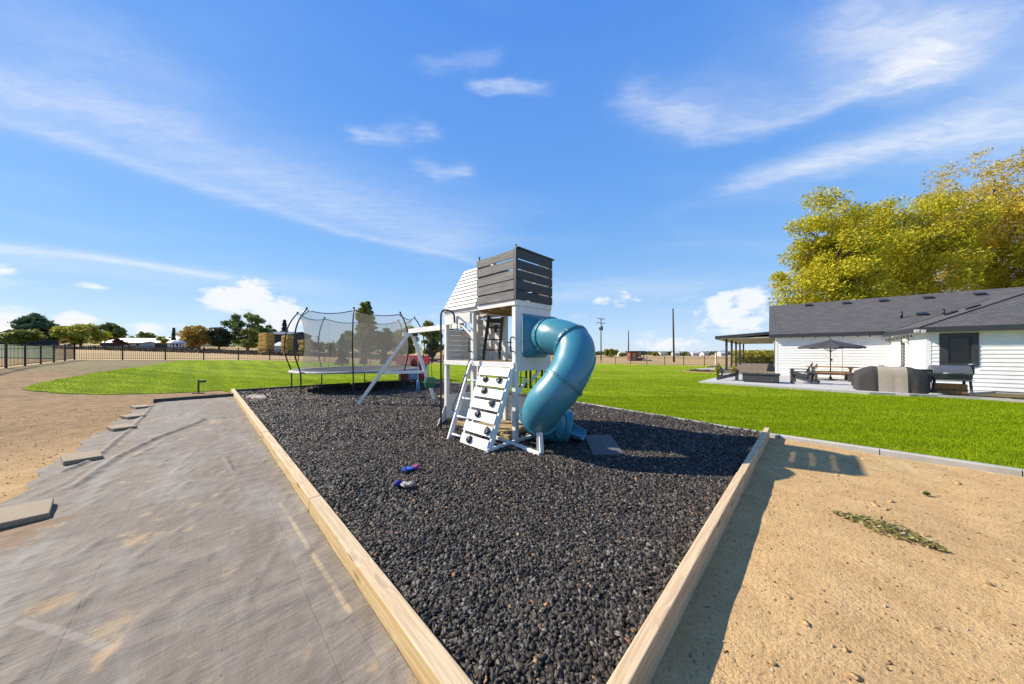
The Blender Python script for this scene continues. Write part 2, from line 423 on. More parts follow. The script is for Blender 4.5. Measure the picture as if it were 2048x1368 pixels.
# ---- far land: one sheet to the horizon
def geo(lo, hi, near, g=1.13):
    out = [0.0]; s_ = near
    while out[-1] < hi: out.append(out[-1]+s_); s_ *= g if out[-1] > 40 else 1.0
    neg = [0.0]; s_ = near
    while neg[-1] > lo: neg.append(neg[-1]-s_); s_ *= g if neg[-1] < -60 else 1.0
    return np.array(sorted(set(neg+out)))
m_, k = new_mat('dry_field'); oc = k.n('ShaderNodeTexCoord').outputs['Object']
n1 = k.noise(oc, .05, 5, .6); n2 = k.noise(k.map(oc, (1, .25, 1), (0, 0, R(12))), .9, 5, .65); n3 = k.noise(oc, 9, 3, .6)
col = k.mix(k.ss(n2, .3, .7), (.52, .35, .16), (.68, .49, .25)); col = k.mix(k.ss(n1, .5, .68, 0, .6), col, (.40, .29, .13))
col = k.mix(k.ss(n3, .3, .8, 0, .3), col, (.24, .16, .08))
finish(k, col, .95, n3, .5, .05, spec=.1); M['field'] = m_
struct('ground', grid_mesh('ground', geo(-1800, 1800, 1.0), geo(-40, 2600, 1.0), lambda X, Y, a, b: gz(X, Y)-.035), M['field'])

# ---- bare soil of the unfinished yard
m_, k = new_mat('bare_soil'); oc = k.n('ShaderNodeTexCoord').outputs['Object']
n1 = k.noise(oc, .55, 6, .6); n2 = k.noise(oc, 3.2, 6, .65); n3 = k.noise(oc, 26, 5, .65); n4 = k.noise(oc, 120, 3, .6)
sx, sy, sz = k.sep(oc)
west = k.ss(k.m('ADD', k.m('MULTIPLY', sx, -.7), k.m('MULTIPLY', sy, .25)), 4.0, 9.0)           # the older, browner soil west of the fabric
col = k.mix(k.ss(n2, .3, .7), (.61, .385, .170), (.75, .50, .235))
wcol = k.mix(k.ss(n2, .3, .7), (.22, .135, .065), (.42, .27, .135))
col = k.mix(west, col, wcol)
col = k.mix(k.ss(n1, .42, .66, 0, .30), col, (.42, .275, .135))
col = k.mix(k.ss(n3, .46, .74, 0, .38), col, (.38, .235, .10)); col = k.mix(k.ss(n4, .5, .75, 0, .3), col, (.78, .60, .38))
fk = k.noise(oc, 48, 3, .75); col = k.mix(k.ss(fk, .56, .66, 0, .55), col, (.33, .20, .085)); fk2 = k.noise(oc, 95, 2, .7); col = k.mix(k.ss(fk2, .60, .68, 0, .5), col, (.26, .155, .065))
peb = k.vor(oc, 70); col = k.mix(k.ss(peb, .08, .14, .4, 0), col, (.20, .13, .07))
dirt_far = k.ss(k.m('ADD', sx, k.m('MULTIPLY', n2, 5.0)), -19.5, -14.0)
col = k.mix(k.m('MULTIPLY', k.ss(sy, 13.0, 17.0), k.m('SUBTRACT', 1.0, k.m('MULTIPLY', dirt_far, .6))), col, k.mix(k.ss(n2, .35, .65), (.21, .15, .085), (.30, .25, .11)))
hgt = k.m('ADD', k.m('MULTIPLY', n2, .5), k.m('ADD', k.m('MULTIPLY', n3, .45), k.m('MULTIPLY', fk, .35)))
finish(k, col, .95, hgt, .8, .04, spec=.12); M['soil'] = m_
yardpoly = [(FN.x, FN.y), (FC1.x+.1, FC1.y), (FC2.x, FC2.y-.1), (FE.x, FE.y), (20, -8), (-12, -8), (-30, 2)]
xs = np.concatenate([np.arange(-32, -2.4, .45), np.arange(-2.4, 9.0, .075), np.arange(9.0, 12, .45)])
ys = np.concatenate([np.arange(-9, 8, .075), np.arange(8, 46, .45)])
def soil_z(X, Y, gx, gy):
    nz = (vnoise(X*1.1+40, Y*1.1+40, 1)-1)*.030+(vnoise(X*4.3+90, Y*4.3+90, 2)-1)*.014+(vnoise(X*11+90, Y*11+90, 3)-1)*.006
    bx_, by_ = yl(X, Y); return gz(X, Y)-.004+nz*ss_(np.hypot(X, Y), 16, 11)+.026*ss_(by_, -1.2, .2)*ss_(by_, 1.2, .7)*ss_(bx_, .2, .9)*ss_(bx_, 8.2, 7.4)
struct('bare_soil', grid_mesh('bare_soil', xs, ys, soil_z, True, lambda X, Y: inpoly(X, Y, yardpoly)), M['soil'])

# ---- lawn
m_, k = new_mat('lawn_grass'); oc = k.n('ShaderNodeTexCoord').outputs['Object']; rnd = k.n('ShaderNodeNewGeometry').outputs['Random Per Island']
n1 = k.noise(oc, .35, 5, .6); n2 = k.noise(k.map(oc, (.35, 2.4, 1), (0, 0, R(38))), 1.0, 5, .6); n3 = k.noise(oc, 22, 4, .7); n4 = k.noise(oc, 90, 2, .6)
st = k.m('SINE', k.m('ADD', k.m('MULTIPLY', k.v('DOT_PRODUCT', oc, (.698, .716, 0)), 5.2), k.m('MULTIPLY', n1, 5.0)))
col = k.mix(k.ss(k.m('ADD', n2, k.m('MULTIPLY', st, .05)), .36, .64), (0.159, 0.262, 0.008), (0.428, 0.545, 0.014)); col = k.mix(k.ss(n1, .45, .70, 0, .5), col, (0.497, 0.524, 0.030)); col = k.mix(k.ss(k.noise(oc, 1.4, 4, .6), .52, .72, 0, .45), col, (0.117, 0.207, 0.008))
col = k.mix(k.ss(n3, .40, .75, 0, .5), col, (0.131, 0.228, 0.011)); col = k.mix(k.m('MULTIPLY', rnd, .45), col, (0.524, 0.635, 0.041))
finish(k, col, .85, k.m('ADD', n3, n4), .8, .04, spec=.06); M['lawn'] = m_
CURB = [(7.74, -7.0), (7.74, .35), (8.35, 5.4), (9.05, 13.0), (9.25, 15.3)]
lawn_poly = [yw(x+.07, y) for x, y in CURB] + [yw(9.2, 15.55), yw(.72, 16.80)]
for px, py in [(440, 781), (400, 784), (330, 787), (255, 788.5), (180, 789), (120, 787), (70, 783), (42, 778), (60, 771), (110, 760), (150, 753), (190, 746), (235, 739), (300, 731.5)]:
    p = pg(px, py); lawn_poly.append((p.x, p.y))
lp = (FC2-FC1).normalized()
for t in (6, 9, 12, 16, 24, 32, 40, 48, 52.6): q = FC1+lp*t+Vector((.604, -.797))*.6; lawn_poly.append((q.x, q.y))
q = FC2+Vector((.4, -1.2)); lawn_poly.append((q.x, q.y))
for t in (.25, .5, .75, 1.0): q = FC2.lerp(FE, t)+Vector((-.5, -.5)); lawn_poly.append((q.x, q.y))
lawn_poly += [(34, -2), (13.5, -6)]
rag = []; rr_ = random.Random(3)
for i, (a, b) in enumerate(zip(lawn_poly, lawn_poly[1:]+lawn_poly[:1])):
    a = Vector(a); b = Vector(b); n = max(1, int((b-a).length/.30)) if 7 <= i <= 19 else 1
    for j in range(n):
        q = a.lerp(b, j/n)
        if 7 <= i <= 19 and j: q += Vector(((b-a).y, -(b-a).x)).normalized()*rr_.uniform(-.10, .10)
        rag.append((q.x, q.y))
lawn_poly = rag
struct('lawn', sheet('lawn', lawn_poly, lambda X, Y: gz(X, Y)+.016, .7), M['lawn'])
def blades(n_area, dmin, dmax, dens, hgt, wid):
    """upright grass blades over the part of the lawn that the camera can see between two distances"""
    X = []; tot = 0
    pts = np.array(lawn_poly); lo = pts.min(0); hi = pts.max(0)
    x0, x1 = max(lo[0], -1.75*dmax), min(hi[0], 1.75*dmax); y0, y1 = max(lo[1], dmin), min(hi[1], dmax)
    n = int((x1-x0)*(y1-y0)*dens); P = np.stack([rng.uniform(x0, x1, n), rng.uniform(y0, y1, n)], 1)
    P = P[(np.abs(P[:, 0]) < 1.78*P[:, 1]+.5)]
    P = P[inpoly(P[:, 0], P[:, 1], lawn_poly)]
    n = len(P); an = rng.uniform(0, 2*np.pi, n); h = hgt*rng.uniform(.55, 1.25, n); w_ = wid*rng.uniform(.7, 1.4, n)
    ln = rng.normal(0, .35, (n, 2))*h[:, None]; z = gz(P[:, 0], P[:, 1])+.012
    ex = np.stack([np.cos(an)*w_, np.sin(an)*w_], 1)
    V = np.empty((n, 3, 3), np.float32)
    V[:, 0, :2] = P-ex; V[:, 1, :2] = P+ex; V[:, 2, :2] = P+ln; V[:, 0, 2] = z; V[:, 1, 2] = z; V[:, 2, 2] = z+h
    return V.reshape(-1, 3)
gv = np.concatenate([blades(0, 3.4, 7, 2600, .042, .005), blades(0, 7, 11, 1400, .040, .007), blades(0, 11, 18, 500, .034, .010), blades(0, 18, 26, 150, .030, .014), blades(0, 26, 44, 40, .028, .018)])
n = 5200; ty = rng.uniform(-5.5, 14, n); cxs = np.interp(ty, [p[1] for p in CURB], [p[0] for p in CURB])+.045+np.abs(rng.normal(0, .05, n)); X, Y = yw(cxs, ty)
an = rng.uniform(0, 2*np.pi, n); h = rng.uniform(.04, .10, n); ex = np.stack([np.cos(an), np.sin(an)], 1)*.005; P_ = np.stack([X, Y], 1); ln = rng.normal(0, .5, (n, 2))*h[:, None]
ev = np.zeros((n, 3, 3), np.float32); ev[:, 0, :2] = P_-ex; ev[:, 1, :2] = P_+ex; ev[:, 2, :2] = P_+ln; ev[:, :2, 2] = .01; ev[:, 2, 2] = .01+h
gv = np.concatenate([gv, ev.reshape(-1, 3)])               # longer blades spilling over the curb
struct('grass_blades', arr_mesh('grass_blades', gv, np.arange(len(gv)).reshape(-1, 3)), leaf_mat('grass_blade', [(0.117, 0.214, 0.006), (0.262, 0.386, 0.007), (0.455, 0.552, 0.008), (0.193, 0.304, 0.007)], .8, .4, .06), 'stuff')

# ---- play bed: liner and rubber mulch
m_, k = new_mat('mulch_bed'); oc = k.n('ShaderNodeTexCoord').outputs['Object']
n2 = k.noise(oc, 40, 4, .7); v1 = k.vor(oc, 38); n1 = k.noise(oc, 1.2, 4, .6)
col = k.mix(k.ss(v1, .1, .6), (.075, .066, .058), (.020, .018, .016)); col = k.mix(k.ss(n2, .6, .75, 0, .5), col, (.10, .075, .055))
finish(k, col, .75, v1, 1.0, .03, spec=.25); M['mulch_base'] = m_
bed = [yw(.85, .60), yw(7.74, .555), yw(8.35, 5.4), yw(9.05, 13.0), yw(9.25, 15.35), yw(.85, 16.5)]
def bed_z(X, Y): return .030+(vnoise(X*.9+30, Y*.9+30, 5)-.5)*.035+(vnoise(X*3.1+30, Y*3.1+30, 6)-.5)*.018
struct('mulch_bed', sheet('mulch_bed', bed, lambda X, Y: bed_z(X, Y), .16), M['mulch_base'])
m_, k = new_mat('rubber_mulch'); rnd = k.n('ShaderNodeNewGeometry').outputs['Random Per Island']; oc = k.n('ShaderNodeTexCoord').outputs['Object']
rp = k.n('ShaderNodeValToRGB', {0: rnd}); cr = rp.color_ramp; cr.interpolation = 'CONSTANT'
for i, (p_, c_) in enumerate([(0, (.036, .030, .025)), (.3, (.060, .051, .042)), (.55, (.090, .077, .064)), (.78, (.145, .126, .106)), (.93, (.26, .23, .195)), (.985, (.30, .15, .07)), (.994, (.52, .28, .12))]):
    e = cr.elements[i] if i < 2 else cr.elements.new(p_)
    e.position = p_; e.color = (*c_, 1)
finish(k, rp.outputs[0], .66, k.noise(oc, 160, 2, .6), .4, .004, spec=.28); M['mulch'] = m_
def chunks(n, pos, size, flat=.5, elong=1.9):
    """n irregular six-sided lumps as one vertex/face array"""
    base = np.array([[x, y, z] for x in (-1, 1) for y in (-1, 1) for z in (-1, 1)], np.float32)
    V = base[None]*np.array([1, 1, 1])+rng.uniform(-.62, .62, (n, 8, 3))
    s_ = size*rng.uniform(.6, 1.35, n); e = rng.uniform(1, elong, n)
    V = V*np.stack([s_*e, s_, s_*flat*rng.uniform(.6, 1.3, n)], 1)[:, None, :]*.5
    a, b, c = rng.uniform(0, 2*np.pi, n), rng.normal(0, .45, n), rng.normal(0, .45, n)
    def rot(V, ang, i, j):
        q = V.copy(); ca, sa = np.cos(ang)[:, None], np.sin(ang)[:, None]
        q[:, :, i] = V[:, :, i]*ca-V[:, :, j]*sa; q[:, :, j] = V[:, :, i]*sa+V[:, :, j]*ca; return q
    V = rot(rot(rot(V, b, 1, 2), c, 0, 2), a, 0, 1)+pos[:, None, :]
    q = np.array([(0, 1, 3, 2), (4, 6, 7, 5), (0, 4, 5, 1), (2, 3, 7, 6), (0, 2, 6, 4), (1, 5, 7, 3)])
    return V.reshape(-1, 3), (q[None]+np.arange(n)[:, None, None]*8).reshape(-1, 4)
def bed_points(d0, d1, dens):
    P = np.array(bed); lo, hi = P.min(0), P.max(0); y0, y1 = max(lo[1], d0), min(hi[1], d1)
    n = int((hi[0]-lo[0])*(y1-y0)*dens); X = rng.uniform(lo[0], hi[0], n); Y = rng.uniform(y0, y1, n)
    bx, by = yl(X, Y)
    bald = 1.15*np.exp(-(((bx-1.30)/.5)**2+((by-14.2)/1.2)**2))            # the thin patch in the corner where the liner shows
    k_ = inpoly(X, Y, [(p[0], p[1]) for p in bed]) & (np.abs(X) < 1.75*Y+.4) & (bx > .88) & (by > .65-.010*bx) & (rng.random(n) > bald)
    return X[k_], Y[k_]
Vs, Fs, off = [], [], 0
for d0, d1, dens, size in [(1.0, 3.0, 6200, .0185), (3.0, 5.5, 3600, .021), (5.5, 9.0, 1500, .028), (9.0, 18, 560, .042)]:
    X, Y = bed_points(d0, d1, dens); Z = bed_z(X, Y)+rng.uniform(-.002, .014, len(X))
    v_, f_ = chunks(len(X), np.stack([X, Y, Z], 1), size); Vs.append(v_); Fs.append(f_+off); off += len(v_)
struct('rubber_mulch', arr_mesh('rubber_mulch', np.concatenate(Vs), np.concatenate(Fs)), M['mulch'], 'stuff')
# the bare liner in the corner
m_, k = new_mat('bed_liner'); oc = k.n('ShaderNodeTexCoord').outputs['Object']; n1 = k.noise(oc, 9, 5, .65)
finish(k, k.mix(k.ss(n1, .35, .7), (.34, .27, .22), (.60, .54, .48)), .9, n1, .4, .02, spec=.1); M['liner'] = m_
c0 = [(.90, 12.6), (1.35, 13.0), (1.75, 13.7), (1.80, 14.5), (1.5, 15.2), (1.0, 15.4), (.88, 15.0)]
struct('bed_liner', sheet('bed_liner', [yw(*p) for p in c0], lambda X, Y: bed_z(X, Y)+.006, .12), M['liner'])

# ---- landscape fabric on the left
m_, k = new_mat('landscape_fabric'); oc = k.n('ShaderNodeTexCoord').outputs['Object']     # object axes = yard axes
wv1 = k.noise(k.map(oc, (55, 2.2, 1)), 1.0, 3, .6); wv2 = k.noise(k.map(oc, (3.5, 70, 1)), 1.0, 3, .6)
n1 = k.noise(oc, .8, 6, .62); n2 = k.noise(oc, 4.5, 6, .65); wr = k.noise(k.map(oc, (3.2, 13, 1), (0, 0, R(28))), 1.3, 4, .55, .9); n3 = k.noise(oc, 60, 3, .6); n5 = k.noise(oc, 16, 5, .7)
col = k.mix(k.ss(n2, .3, .7), (.205, .172, .136), (.305, .262, .208)); col = k.mix(k.ss(n1, .38, .62, 0, .75), col, (.225, .180, .135))
col = k.mix(k.ss(wv1, .35, .7, 0, .10), col, (.36, .33, .295)); col = k.mix(k.ss(wv2, .5, .72, 0, .06), col, (.20, .18, .16))
lp_ = k.noise(k.map(oc, (1.6, .35, 1), loc=(5, 2, 0)), 1.6, 5, .6); col = k.mix(k.ss(lp_, .48, .70, 0, .55), col, (.375, .345, .30))
col = k.mix(k.m('MULTIPLY', k.ss(n2, .57, .66), k.ss(n1, .46, .58)), col, (.46, .33, .19))                # dust left by puddles
def patch(cx, cy, rx, ry, lo, hi, colour, c_, f=1.0):
    q = k.v('DIVIDE', k.v('SUBTRACT', oc, (cx, cy, 0)), (rx, ry, 1)); q = k.v('LENGTH', k.v('MULTIPLY', q, (1, 1, 0)))
    q = k.m('ADD', q, k.m('ADD', k.m('MULTIPLY', k.m('SUBTRACT', n2, .5), 1.6), k.m('MULTIPLY', k.m('SUBTRACT', n5, .5), 2.4))); return k.mix(k.ss(q, hi, lo, 0, f), c_, colour)
for px, py, rx, ry, cc in [(45, 1060, .26, .42, (.30, .17, .075)), (20, 1075, .3, .5, (.26, .15, .07)), (275, 1085, .10, .16, (.52, .36, .19)), (230, 1260, .10, .13, (.52, .37, .2)),
                       (215, 1310, .07, .12, (.50, .34, .18)), (110, 1210, .10, .12, (.48, .32, .16)), (430, 845, .14, .5, (.50, .38, .24)), (375, 1062, .05, .04, (.52, .36, .18))]:
    p = pz(px, py); x, y = yl(p.x, p.y); col = patch(x, y, rx, ry, .55, 1.0, cc, col, .5)
def yseg(a, b): 
    pa, pb = pz(*a), pz(*b); return yl(pa.x, pa.y), yl(pb.x, pb.y)
flat = k.v('MULTIPLY', oc, (1, 1, 0)); seam = None
for a, b in [((322, 905), (270, 1000)), ((270, 1000), (202, 1137)), ((202, 1137), (82, 1368)), ((543, 1000), (581, 1116)), ((581, 1116), (690, 1380)), ((700, 1240), (760, 1330))]:
    q = k.seg(k.v('ADD', flat, k.v('SCALE', k.comb(k.m('SUBTRACT', n2, .5), 0.0, 0.0), scale=.03)), *yseg(a, b)); seam = q if seam is None else k.m('MINIMUM', seam, q)
col = k.mix(k.ss(seam, .0012, .0035, .34, 0), col, (.14, .125, .11))
q = k.seg(k.v('ADD', flat, k.v('SCALE', k.comb(k.m('SUBTRACT', n2, .5), 0.0, 0.0), scale=.05)), *yseg((40, 1250), (215, 1300)))
col = k.mix(k.ss(q, .012, .03, .35, 0), col, (.46, .41, .34))
q = k.seg(flat, *yseg((560, 1010), (700, 1230))); col = k.mix(k.m('MULTIPLY', k.ss(q, .008, .022, .7, 0), k.ss(n2, .35, .55)), col, (.55, .42, .26))
sp = k.vor(oc, 8.0); col = k.mix(k.ss(sp, .03, .06, .8, 0), col, (.09, .06, .04))
hgt = k.m('ADD', k.m('MULTIPLY', wr, .34), k.m('ADD', k.m('MULTIPLY', wv1, .05), k.m('ADD', k.m('MULTIPLY', n2, .5), k.m('MULTIPLY', k.ss(seam, .0, .008), .04))))
finish(k, col, .82, hgt, .8, .035, spec=.2); M['fabric'] = m_
FOLDS = [([(150, 977), (190, 946), (240, 915), (290, 890), (340, 868), (385, 852), (410, 840), (448, 838)], .034, .05),
         ([(128, 946), (170, 930), (205, 908), (235, 882), (262, 860), (290, 830), (305, 812)], .030, .035),
         ([(205, 835), (250, 838), (330, 836), (365, 832)], .014, .03), ([(60, 1000), (120, 975), (170, 945)], .012, .04),
         ([(330, 880), (300, 900), (250, 925)], .010, .03), ([(395, 900), (360, 930)], .008, .03), ([(450, 918), (466, 945)], .02, .015)]
folds = []
for pts, h_, w_ in FOLDS:
    q = [pz(*p) for p in pts]; folds.append(([yl(p.x, p.y) for p in q], h_, w_))
def fab_z(X, Y, gx, gy):
    z = .010+vnoise(gx*1.3+20, gy*1.3+20, 8)*.010+vnoise(gx*2.2+gy*3.6+50, gy*1.2-gx*2+60, 9)*.005+vnoise(gx*7+50, gy*7+60, 10)*.003+vnoise(gx*3+gy*9+50, gy*2.5-gx*2+60, 11)**3*.012+vnoise(gx*14-gy*6+50, gy*5+gx*3+60, 15)**4*.012
    for pts, h_, w_ in folds:
        dm = np.full(gx.shape, 9.0)
        for (ax, ay), (bx, by) in zip(pts[:-1], pts[1:]):
            dx_, dy_ = bx-ax, by-ay; t = np.clip(((gx-ax)*dx_+(gy-ay)*dy_)/(dx_*dx_+dy_*dy_), 0, 1)
            dm = np.minimum(dm, np.hypot(gx-ax-t*dx_, gy-ay-t*dy_))
        z += h_*np.exp(-(dm/w_)**2)
    return z
xs = np.arange(-1.62, .742, .02); ys = np.concatenate([np.arange(-4.0, 1.4, .06), np.arange(1.4, 9, .03), np.arange(9, 15.1, .06)])
def fab_mask(X, Y):
    x, y = yl(X, Y); return x > -1.53+.045*np.sin(y*3.1)+.03*np.sin(y*9.7+1)+.35*ss_(y, 13.0, 15.2)+.1*ss_(y, 9, 12)
me = grid_mesh('landscape_fabric', xs, ys, fab_z, True, fab_mask)
co_ = np.empty(len(me.vertices)*3, np.float32); me.vertices.foreach_get('co', co_); co_ = co_.reshape(-1, 3)
gx, gy = yl(co_[:, 0].copy(), co_[:, 1].copy()); co_[:, 0] = gx; co_[:, 1] = gy; me.vertices.foreach_set('co', co_.ravel())
fo = struct('landscape_fabric', me, M['fabric']); fo.rotation_euler = (0, 0, R(45.7))

# ---- timber edging
def timber_beam(x0, x1, y0, y1, z0, z1, mt, label, along='y', grp=None, tilt=0.0):
    cx, cy = (x0+x1)/2, (y0+y1)/2; X, Y = yw(cx, cy); L = (y1-y0) if along == 'y' else (x1-x0); wd = (x1-x0) if along == 'y' else (y1-y0)
    b = MB().box((0, 0, (z1-z0)/2), (wd, L, z1-z0)); o = obj('timber_beam', b, mt, bevel=.007)
    o.location = (X, Y, z0); o.rotation_euler = (0, 0, R(45.7)+(0 if along == 'y' else R(-90))+tilt)
    return tag(o, label, 'timber', grp)
timber_beam(.746, .85, .515, 3.62, -.03, .155, M['beam_wood'], 'pale new wood beam beside grey fabric, end piece at the corner with the other edging')
timber_beam(.746, .85, 3.63, 7.25, -.03, .153, M['beam_wood'], 'pale new wood edging beam along grey fabric next to the corner piece')
timber_beam(.744, .85, 7.26, 10.9, -.03, .156, M['beam_wood'], 'wood edging beam along grey fabric opposite the long paver')
timber_beam(.746, .852, 10.91, 16.62, -.03, .155, M['beam_wood'], 'far wood edging beam between grey fabric and trampoline, ending at the lawn')
timber_beam(.852, 4.53, .538, .613, -.06, .190, M['beam_wood_b'], 'knotty tan beam between black mulch and bare sandy soil', 'x', tilt=R(-.6))
timber_beam(4.535, 7.62, .500, .574, -.06, .186, M['beam_wood_b'], 'tan beam end piece meeting the concrete lawn curb', 'x', tilt=R(-.6))
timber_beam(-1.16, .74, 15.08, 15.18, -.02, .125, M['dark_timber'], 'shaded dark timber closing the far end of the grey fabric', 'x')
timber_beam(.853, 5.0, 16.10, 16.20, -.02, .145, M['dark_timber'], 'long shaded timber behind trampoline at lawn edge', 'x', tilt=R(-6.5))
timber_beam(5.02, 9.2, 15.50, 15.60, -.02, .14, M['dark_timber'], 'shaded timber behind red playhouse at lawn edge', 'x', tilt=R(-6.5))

# ---- concrete lawn curb, cast in segments
cur = thing('lawn_curb', 'pale concrete curb along the green lawn with open joints', 'curb', (*yw(7.74, .4), 0))
for (ax, ay), (bx, by) in zip(CURB[:-1], CURB[1:]):
    L = math.hypot(bx-ax, by-ay); n = max(1, round(L/1.25)); 
    for i in range(n):
        t0, t1 = i/n+.006/L, (i+1)/n-.006/L
        a = yw(ax+(bx-ax)*t0, ay+(by-ay)*t0); b = yw(ax+(bx-ax)*t1, ay+(by-ay)*t1)
        dz_ = random.uniform(-.006, .006); e = Vector((b[0]-a[0], b[1]-a[1], 0)); ln = e.length; e.normalize(); nn = Vector((-e.y, e.x, 0))
        if nn.dot(Vector((YB.x, YB.y, 0))) < 0: nn = -nn
        pr = [(-.05, -.05), (-.05, .045), (-.038, .06), (.038, .062), (.05, .05), (.05, -.05)]
        poly = [Vector((a[0], a[1], 0))+nn*q+Vector((0, 0, z+dz_))-cur.location for q, z in pr]
        obj('curb_segment', MB().prism(poly, e*ln), M['concrete'], cur)

# ---- loose pavers holding the fabric down
PV = [((28, 1032), .47, .40, 8, 'big tan paver with a blue-black shadow, lying by the brown soil stain on the fabric'), ((163, 915), .46, .34, 14, 'tan paver lying on the raised fold at the fabric edge, alone between two gaps'), ((243, 855), .42, .32, 20, 'tan paver on the fabric edge where the long fold begins'), ((265, 833), .40, .30, 24, 'tan paver in the fabric edge row, next but one to the dark timber'), ((281, 814), .40, .30, 22, 'tan paver at the fabric edge just short of the dark timber')]
for (px, py), a, b, rz, lab in PV:
    p = pz(px, py, .05); o = obj('paver', MB().box((0, 0, .029), (a, b, .058)), M['paver'], bevel=.008)
    o.location = (p.x, p.y, .028); o.rotation_euler = (R(-2), R(2), R(45.7-90+rz)); tag(o, lab, 'paver', 'pavers weighing down the fabric')

# ---- leaf litter, debris and weeds on the soil
def leafset(n, pos, size, up=.5):
    a = rng.normal(0, 1, (n, 3)); a[:, 2] *= up; a /= np.linalg.norm(a, axis=1)[:, None]
    b = np.cross(a, rng.normal(0, 1, (n, 3))); b /= np.linalg.norm(b, axis=1)[:, None]
    s_ = size*rng.uniform(.6, 1.4, n)[:, None]
    V = np.stack([pos-a*s_, pos-b*s_*.45+a*s_*.1, pos+a*s_, pos+b*s_*.45+a*s_*.1], 1)
    return V.reshape(-1, 3), np.arange(n*4).reshape(n, 4)
M['litter'] = leaf_mat('dry_leaves', [(.18, .16, .04), (.33, .31, .08), (.46, .38, .15), (.27, .22, .10), (.55, .50, .32)])
a, b = pz(1668, 1024), pz(1893, 1101); n = 760; t = rng.beta(1.3, 1.2, n)[:, None]
wid = (.016+.085*np.sin(np.pi*np.clip(t, .03, .97))**.8)
nrm = np.array([b.y-a.y, a.x-b.x, 0]); nrm /= np.linalg.norm(nrm)
pos = np.array(a)*(1-t)+np.array(b)*t+nrm*rng.normal(0, 1, (n, 1))*wid*.75; pos[:, 2] = rng.uniform(.0, .045, n)*np.sin(np.pi*np.clip(t[:, 0], .05, .95))
v_, f_ = leafset(n, pos, .020)
tag(obj('leaf_litter', arr_mesh('leaf_litter', v_, f_), M['litter']), kind='stuff')
M['weed'] = leaf_mat('weed_leaves', [(.05, .10, .015), (.10, .16, .03), (.16, .15, .05)])
for px, py, s_ in [(1852, 988, .04), (1980, 932, .035)]:
    c = pz(px, py); n = 40; pos = np.array(c)+rng.normal(0, s_*.3, (n, 3))*[1.5, .6, .1]; pos[:, 2] = np.abs(rng.normal(0, .012, n))
    v_, f_ = leafset(n, pos, .02, .6); tag(obj('weed', arr_mesh('weed', v_, f_), M['weed']), ('small weed tuft on open sandy soil near the dry leaf strip' if px < 1900 else 'small weed tuft hugging the lawn curb on the sandy soil'), 'weed', 'weeds on the sandy soil')
X = rng.uniform(-14, 9, 42000); Y = 1.2+rng.random(42000)**1.6*12; bx, by = yl(X, Y)
k_ = (np.abs(X) < 1.75*Y+.3) & (((by < .47) & (bx < 7.6)) | ((bx < -1.6) & (by < 15)))
X, Y = X[k_], Y[k_]; n = len(X); pos = np.stack([X, Y, soil_z(X, Y, X, Y)+.002], 1)
v_, f_ = chunks(n, pos, .0042*(1+Y*.08)*rng.choice([.4, .6, .8, 1, 1.5], n).astype(np.float32), .6, 3.2)
m_, k = new_mat('soil_debris'); rnd = k.n('ShaderNodeNewGeometry').outputs['Random Per Island']; rp = k.n('ShaderNodeValToRGB', {0: rnd}); cr = rp.color_ramp
for i, (p_, c_) in enumerate([(0, (.14, .08, .035)), (.35, (.30, .185, .085)), (.75, (.56, .38, .19)), (.92, (.66, .52, .36)), (1, (.10, .065, .04))]):
    e = cr.elements[i] if i < 2 else cr.elements.new(p_)
    e.position = p_; e.color = (*c_, 1)
finish(k, rp.outputs[0], .9, spec=.15); M['debris'] = m_
struct('soil_debris', arr_mesh('soil_debris', v_, f_), M['debris'], 'stuff')
# crumbled clods
n = 120; X = rng.uniform(.6, 8.5, n); Y = 1.3+rng.random(n)**1.3*6; bx, by = yl(X, Y); k_ = (by < .40) & (bx < 7.6) & (X < 1.75*Y); X, Y = X[k_], Y[k_]; n = len(X)
v_, f_ = chunks(n, np.stack([X, Y, soil_z(X, Y, X, Y)+.004], 1), .028*rng.uniform(.4, 1.3, n), .55, 1.6)
struct('soil_clods', arr_mesh('soil_clods', v_, f_), M['soil'], 'stuff')

# ------------------------------------------------------------------ playset (local x = right-away, local y = left-away)
PS = Frame((.063, 5.42, 0), R(45.7))
play = thing('playset', 'white wooden playset with charcoal slatted lookout, climbing wall and teal tube slide', 'playset', PS.o, PS.ang)
def pw(px, py, D): return PS.l(pd(px, py, D))
def P(name, mb, mt, parent=None, bevel=.004, smooth=False):
    return obj(name, mb, mt, parent or play, bevel, smooth)
def on_plane(px, py, p0, nrm):
    e = PS.I @ Vector((0, 0, H)); d_ = PS.I.to_3x3() @ Vector(((px-CX)/F, 1, (HY-py)/F)); p0 = Vector(p0); nrm = Vector(nrm)
    return e+d_*((p0-e).dot(nrm)/d_.dot(nrm))
W = M['white']; M['roof_white'] = white_paint('roof_board_paint', (.74, .74, .72))
for x, y, top in [(.045, .045, 2.60), (.045, 1.262, 2.62), (.045, 2.262, 2.58), (.985, .045, 2.60), (.985, 1.262, 2.62), (.985, 2.262, 2.58)]:
    P('post', MB().bx(x-.045, x+.045, y-.045, y+.045, -.05, top), W)
# deck and floor framing
P('deck_beam', MB().bx(-.022, .0, .02, 2.30, 1.362, 1.462), W); P('deck_beam', MB().bx(1.03, 1.052, .0, 2.30, 1.362, 1.462), W)
P('deck_beam', MB().bx(-.0, 1.03, -.024, -.002, 1.30, 1.45), W); P('deck_beam', MB().bx(.0, 1.03, 2.309, 2.331, 1.362, 1.462), W)
for i in range(16): P('deck_board', MB().bx(.0, 1.03, .092+i*.135, .092+i*.135+.128, 1.435, 1.46), M['tan_wood'])
